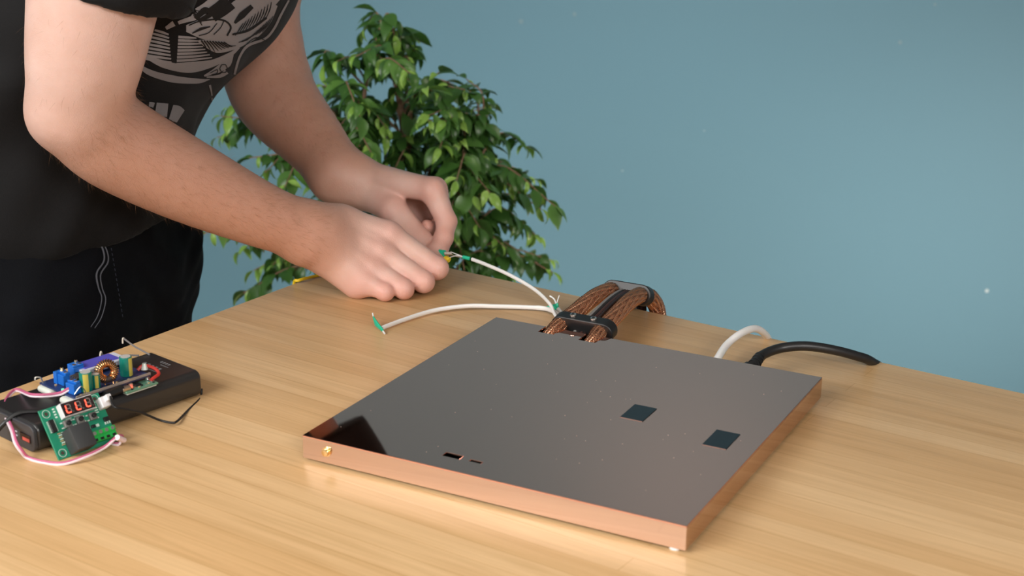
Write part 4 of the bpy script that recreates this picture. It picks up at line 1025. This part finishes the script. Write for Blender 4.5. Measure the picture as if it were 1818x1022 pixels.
tips = [(692, 60), (648, 54), (734, 62), (700, 62), (632, 100), (738, 96), (715, 80), (668, 70), (600, 108), (575, 118), (566, 150), (780, 128), (828, 140), (816, 172), (796, 152), (858, 190), (872, 232), (846, 214), (938, 262), (952, 318), (920, 300), (986, 366), (962, 372), (940, 350), (982, 462), (946, 466), (985, 485), (905, 492), (870, 424), (884, 470), (826, 486), (846, 456), (392, 206), (386, 244), (404, 192), (420, 232), (442, 280), (470, 306), (505, 332), (356, 416), (426, 446), (432, 520), (484, 470), (462, 506), (520, 476), (642, 200), (604, 186), (592, 246), (664, 286), (625, 274), (762, 204), (784, 262), (802, 332), (852, 350), (842, 302), (902, 384), (912, 330), (852, 404), (760, 300), (730, 230), (690, 180), (650, 150), (720, 140), (760, 160), (700, 300), (820, 420), (790, 440), (780, 400), (560, 200), (570, 250), (880, 280), (900, 440), (870, 380), (820, 250), (790, 215), (740, 180), (670, 230), (690, 250), (640, 330), (560, 330), (530, 300), (830, 370), (925, 400), (955, 420), (500, 440), (450, 480), (620, 240), (700, 120), (845, 170), (800, 290), (740, 340), (770, 460), (560, 420), (480, 380)]
rt_ = random.Random(4)
while len(tips) < 136:
    a_t, r_t = rt_.uniform(0, 2 * math.pi), math.sqrt(rt_.random())
    x_t, y_t = 745 + 165 * r_t * math.cos(a_t), 300 + 185 * r_t * math.sin(a_t)
    if x_t > 700 - .6 * (y_t - 120) * (y_t > 120) - 60 and x_t < 800 + .45 * (y_t - 120): tips.append((x_t, y_t))
leaf_specs = []; nb = 0
stem_pts = [np.array(q) for s in stems for q in s]
for ti, (x, y) in enumerate(tips):
    yo = YP + (rnd.uniform(-.16, .14) if ti < 96 else rnd.uniform(-.20, -.02)) * (1 if 60 < y < 420 else .6); tip = P(x, y, yo)
    best = None
    for q in stem_pts:
        if q[2] > tip[2] + .06 or q[2] < .45: continue
        d = np.linalg.norm((q - tip) * np.array([1, 1, .6])) + max(0, .02 - (tip[2] - q[2])) * .5
        if best is None or d < best[0]: best = (d, q)
    if best is None: continue
    r0 = best[1]; mid = (r0 + tip) / 2 + np.array([0, 0, .03 + .10 * abs(tip[0] - r0[0])]) + np.array([rnd.gauss(0, .012) for _ in range(3)])
    tip2 = tip + np.array([0, 0, -.0])
    br = spline([r0, mid, tip2], 10); nb += 1
    MB().tube(br, [.0019 - .0012 * i / len(br) for i in range(len(br))], 5).build('branch', bark, plant)
    L = sum(np.linalg.norm(br[i + 1] - br[i]) for i in range(len(br) - 1)); n = max(8, int(L / .0082)); n = min(n, 24)
    for k in range(n):
        t = 1 - (k / n) * .85; i = min(int(t * (len(br) - 1)), len(br) - 2); q = br[i] + (br[i + 1] - br[i]) * (t * (len(br) - 1) - i)
        dr = br[i + 1] - br[i]; dr /= np.linalg.norm(dr); s = 1 if k % 2 else -1
        sd = np.cross(dr, [0, 0, 1]); sd /= np.linalg.norm(sd) + 1e-6
        ld_ = dr * rnd.uniform(.2, .7) + sd * s * rnd.uniform(.4, 1.) + np.array([0, 0, rnd.uniform(-.75, .1)]) + np.array([rnd.gauss(0, .25), rnd.gauss(0, .25), 0])
        if k == 0: ld_ = dr + np.array([0, 0, -.2])
        young = t > .86 and rnd.random() < .55 or rnd.random() < .08
        leaf_specs.append((q, ld_ / np.linalg.norm(ld_), rnd.choice((5, 6)) if young else rnd.randrange(5), rnd.uniform(.72, 1.12) * (.8 if young else 1), rnd.uniform(-.6, .6)))
def leaf_matrix(q, d, sc, rollv):
    x = V(d); z = Vector((0, 0, 1)); z = (z - x * z.dot(x)); z = z.normalized() if z.length > .05 else Vector((0, -1, 0)); y = z.cross(x)
    m = Matrix.Identity(4)
    for i in range(3): m[i][0], m[i][1], m[i][2] = x[i], y[i], z[i]
    return Matrix.Translation(V(q)) @ m @ Matrix.Rotation(rollv, 4, 'X') @ Matrix.Scale(sc, 4)
leaf_specs.sort(key=lambda s: s[0][1])
rest_v, rest_f, rest_m = [], [], []
for i, (q, d, mi, sc, rv) in enumerate(leaf_specs):
    mw = leaf_matrix(q, d, sc, rv)
    if i < 300:
        o = bpy.data.objects.new('leaf', leaves_m[mi]); link(o, plant); o.matrix_basis = mw
    else:
        me = leaves_m[mi]; s0 = len(rest_v)
        rest_v.extend(mw @ v.co for v in me.vertices); rest_f.extend(tuple(s0 + k for k in p_.vertices) for p_ in me.polygons); rest_m.extend([1 if mi > 4 else 0] * len(me.polygons))
fo = meshobj('foliage', rest_v, rest_f, lm_d, plant, smooth=True); fo.data.materials.append(lm_y)
fo.data.polygons.foreach_set('material_index', rest_m); tag(fo, kind='stuff')
print('leaves', len(leaf_specs), 'branches', nb)
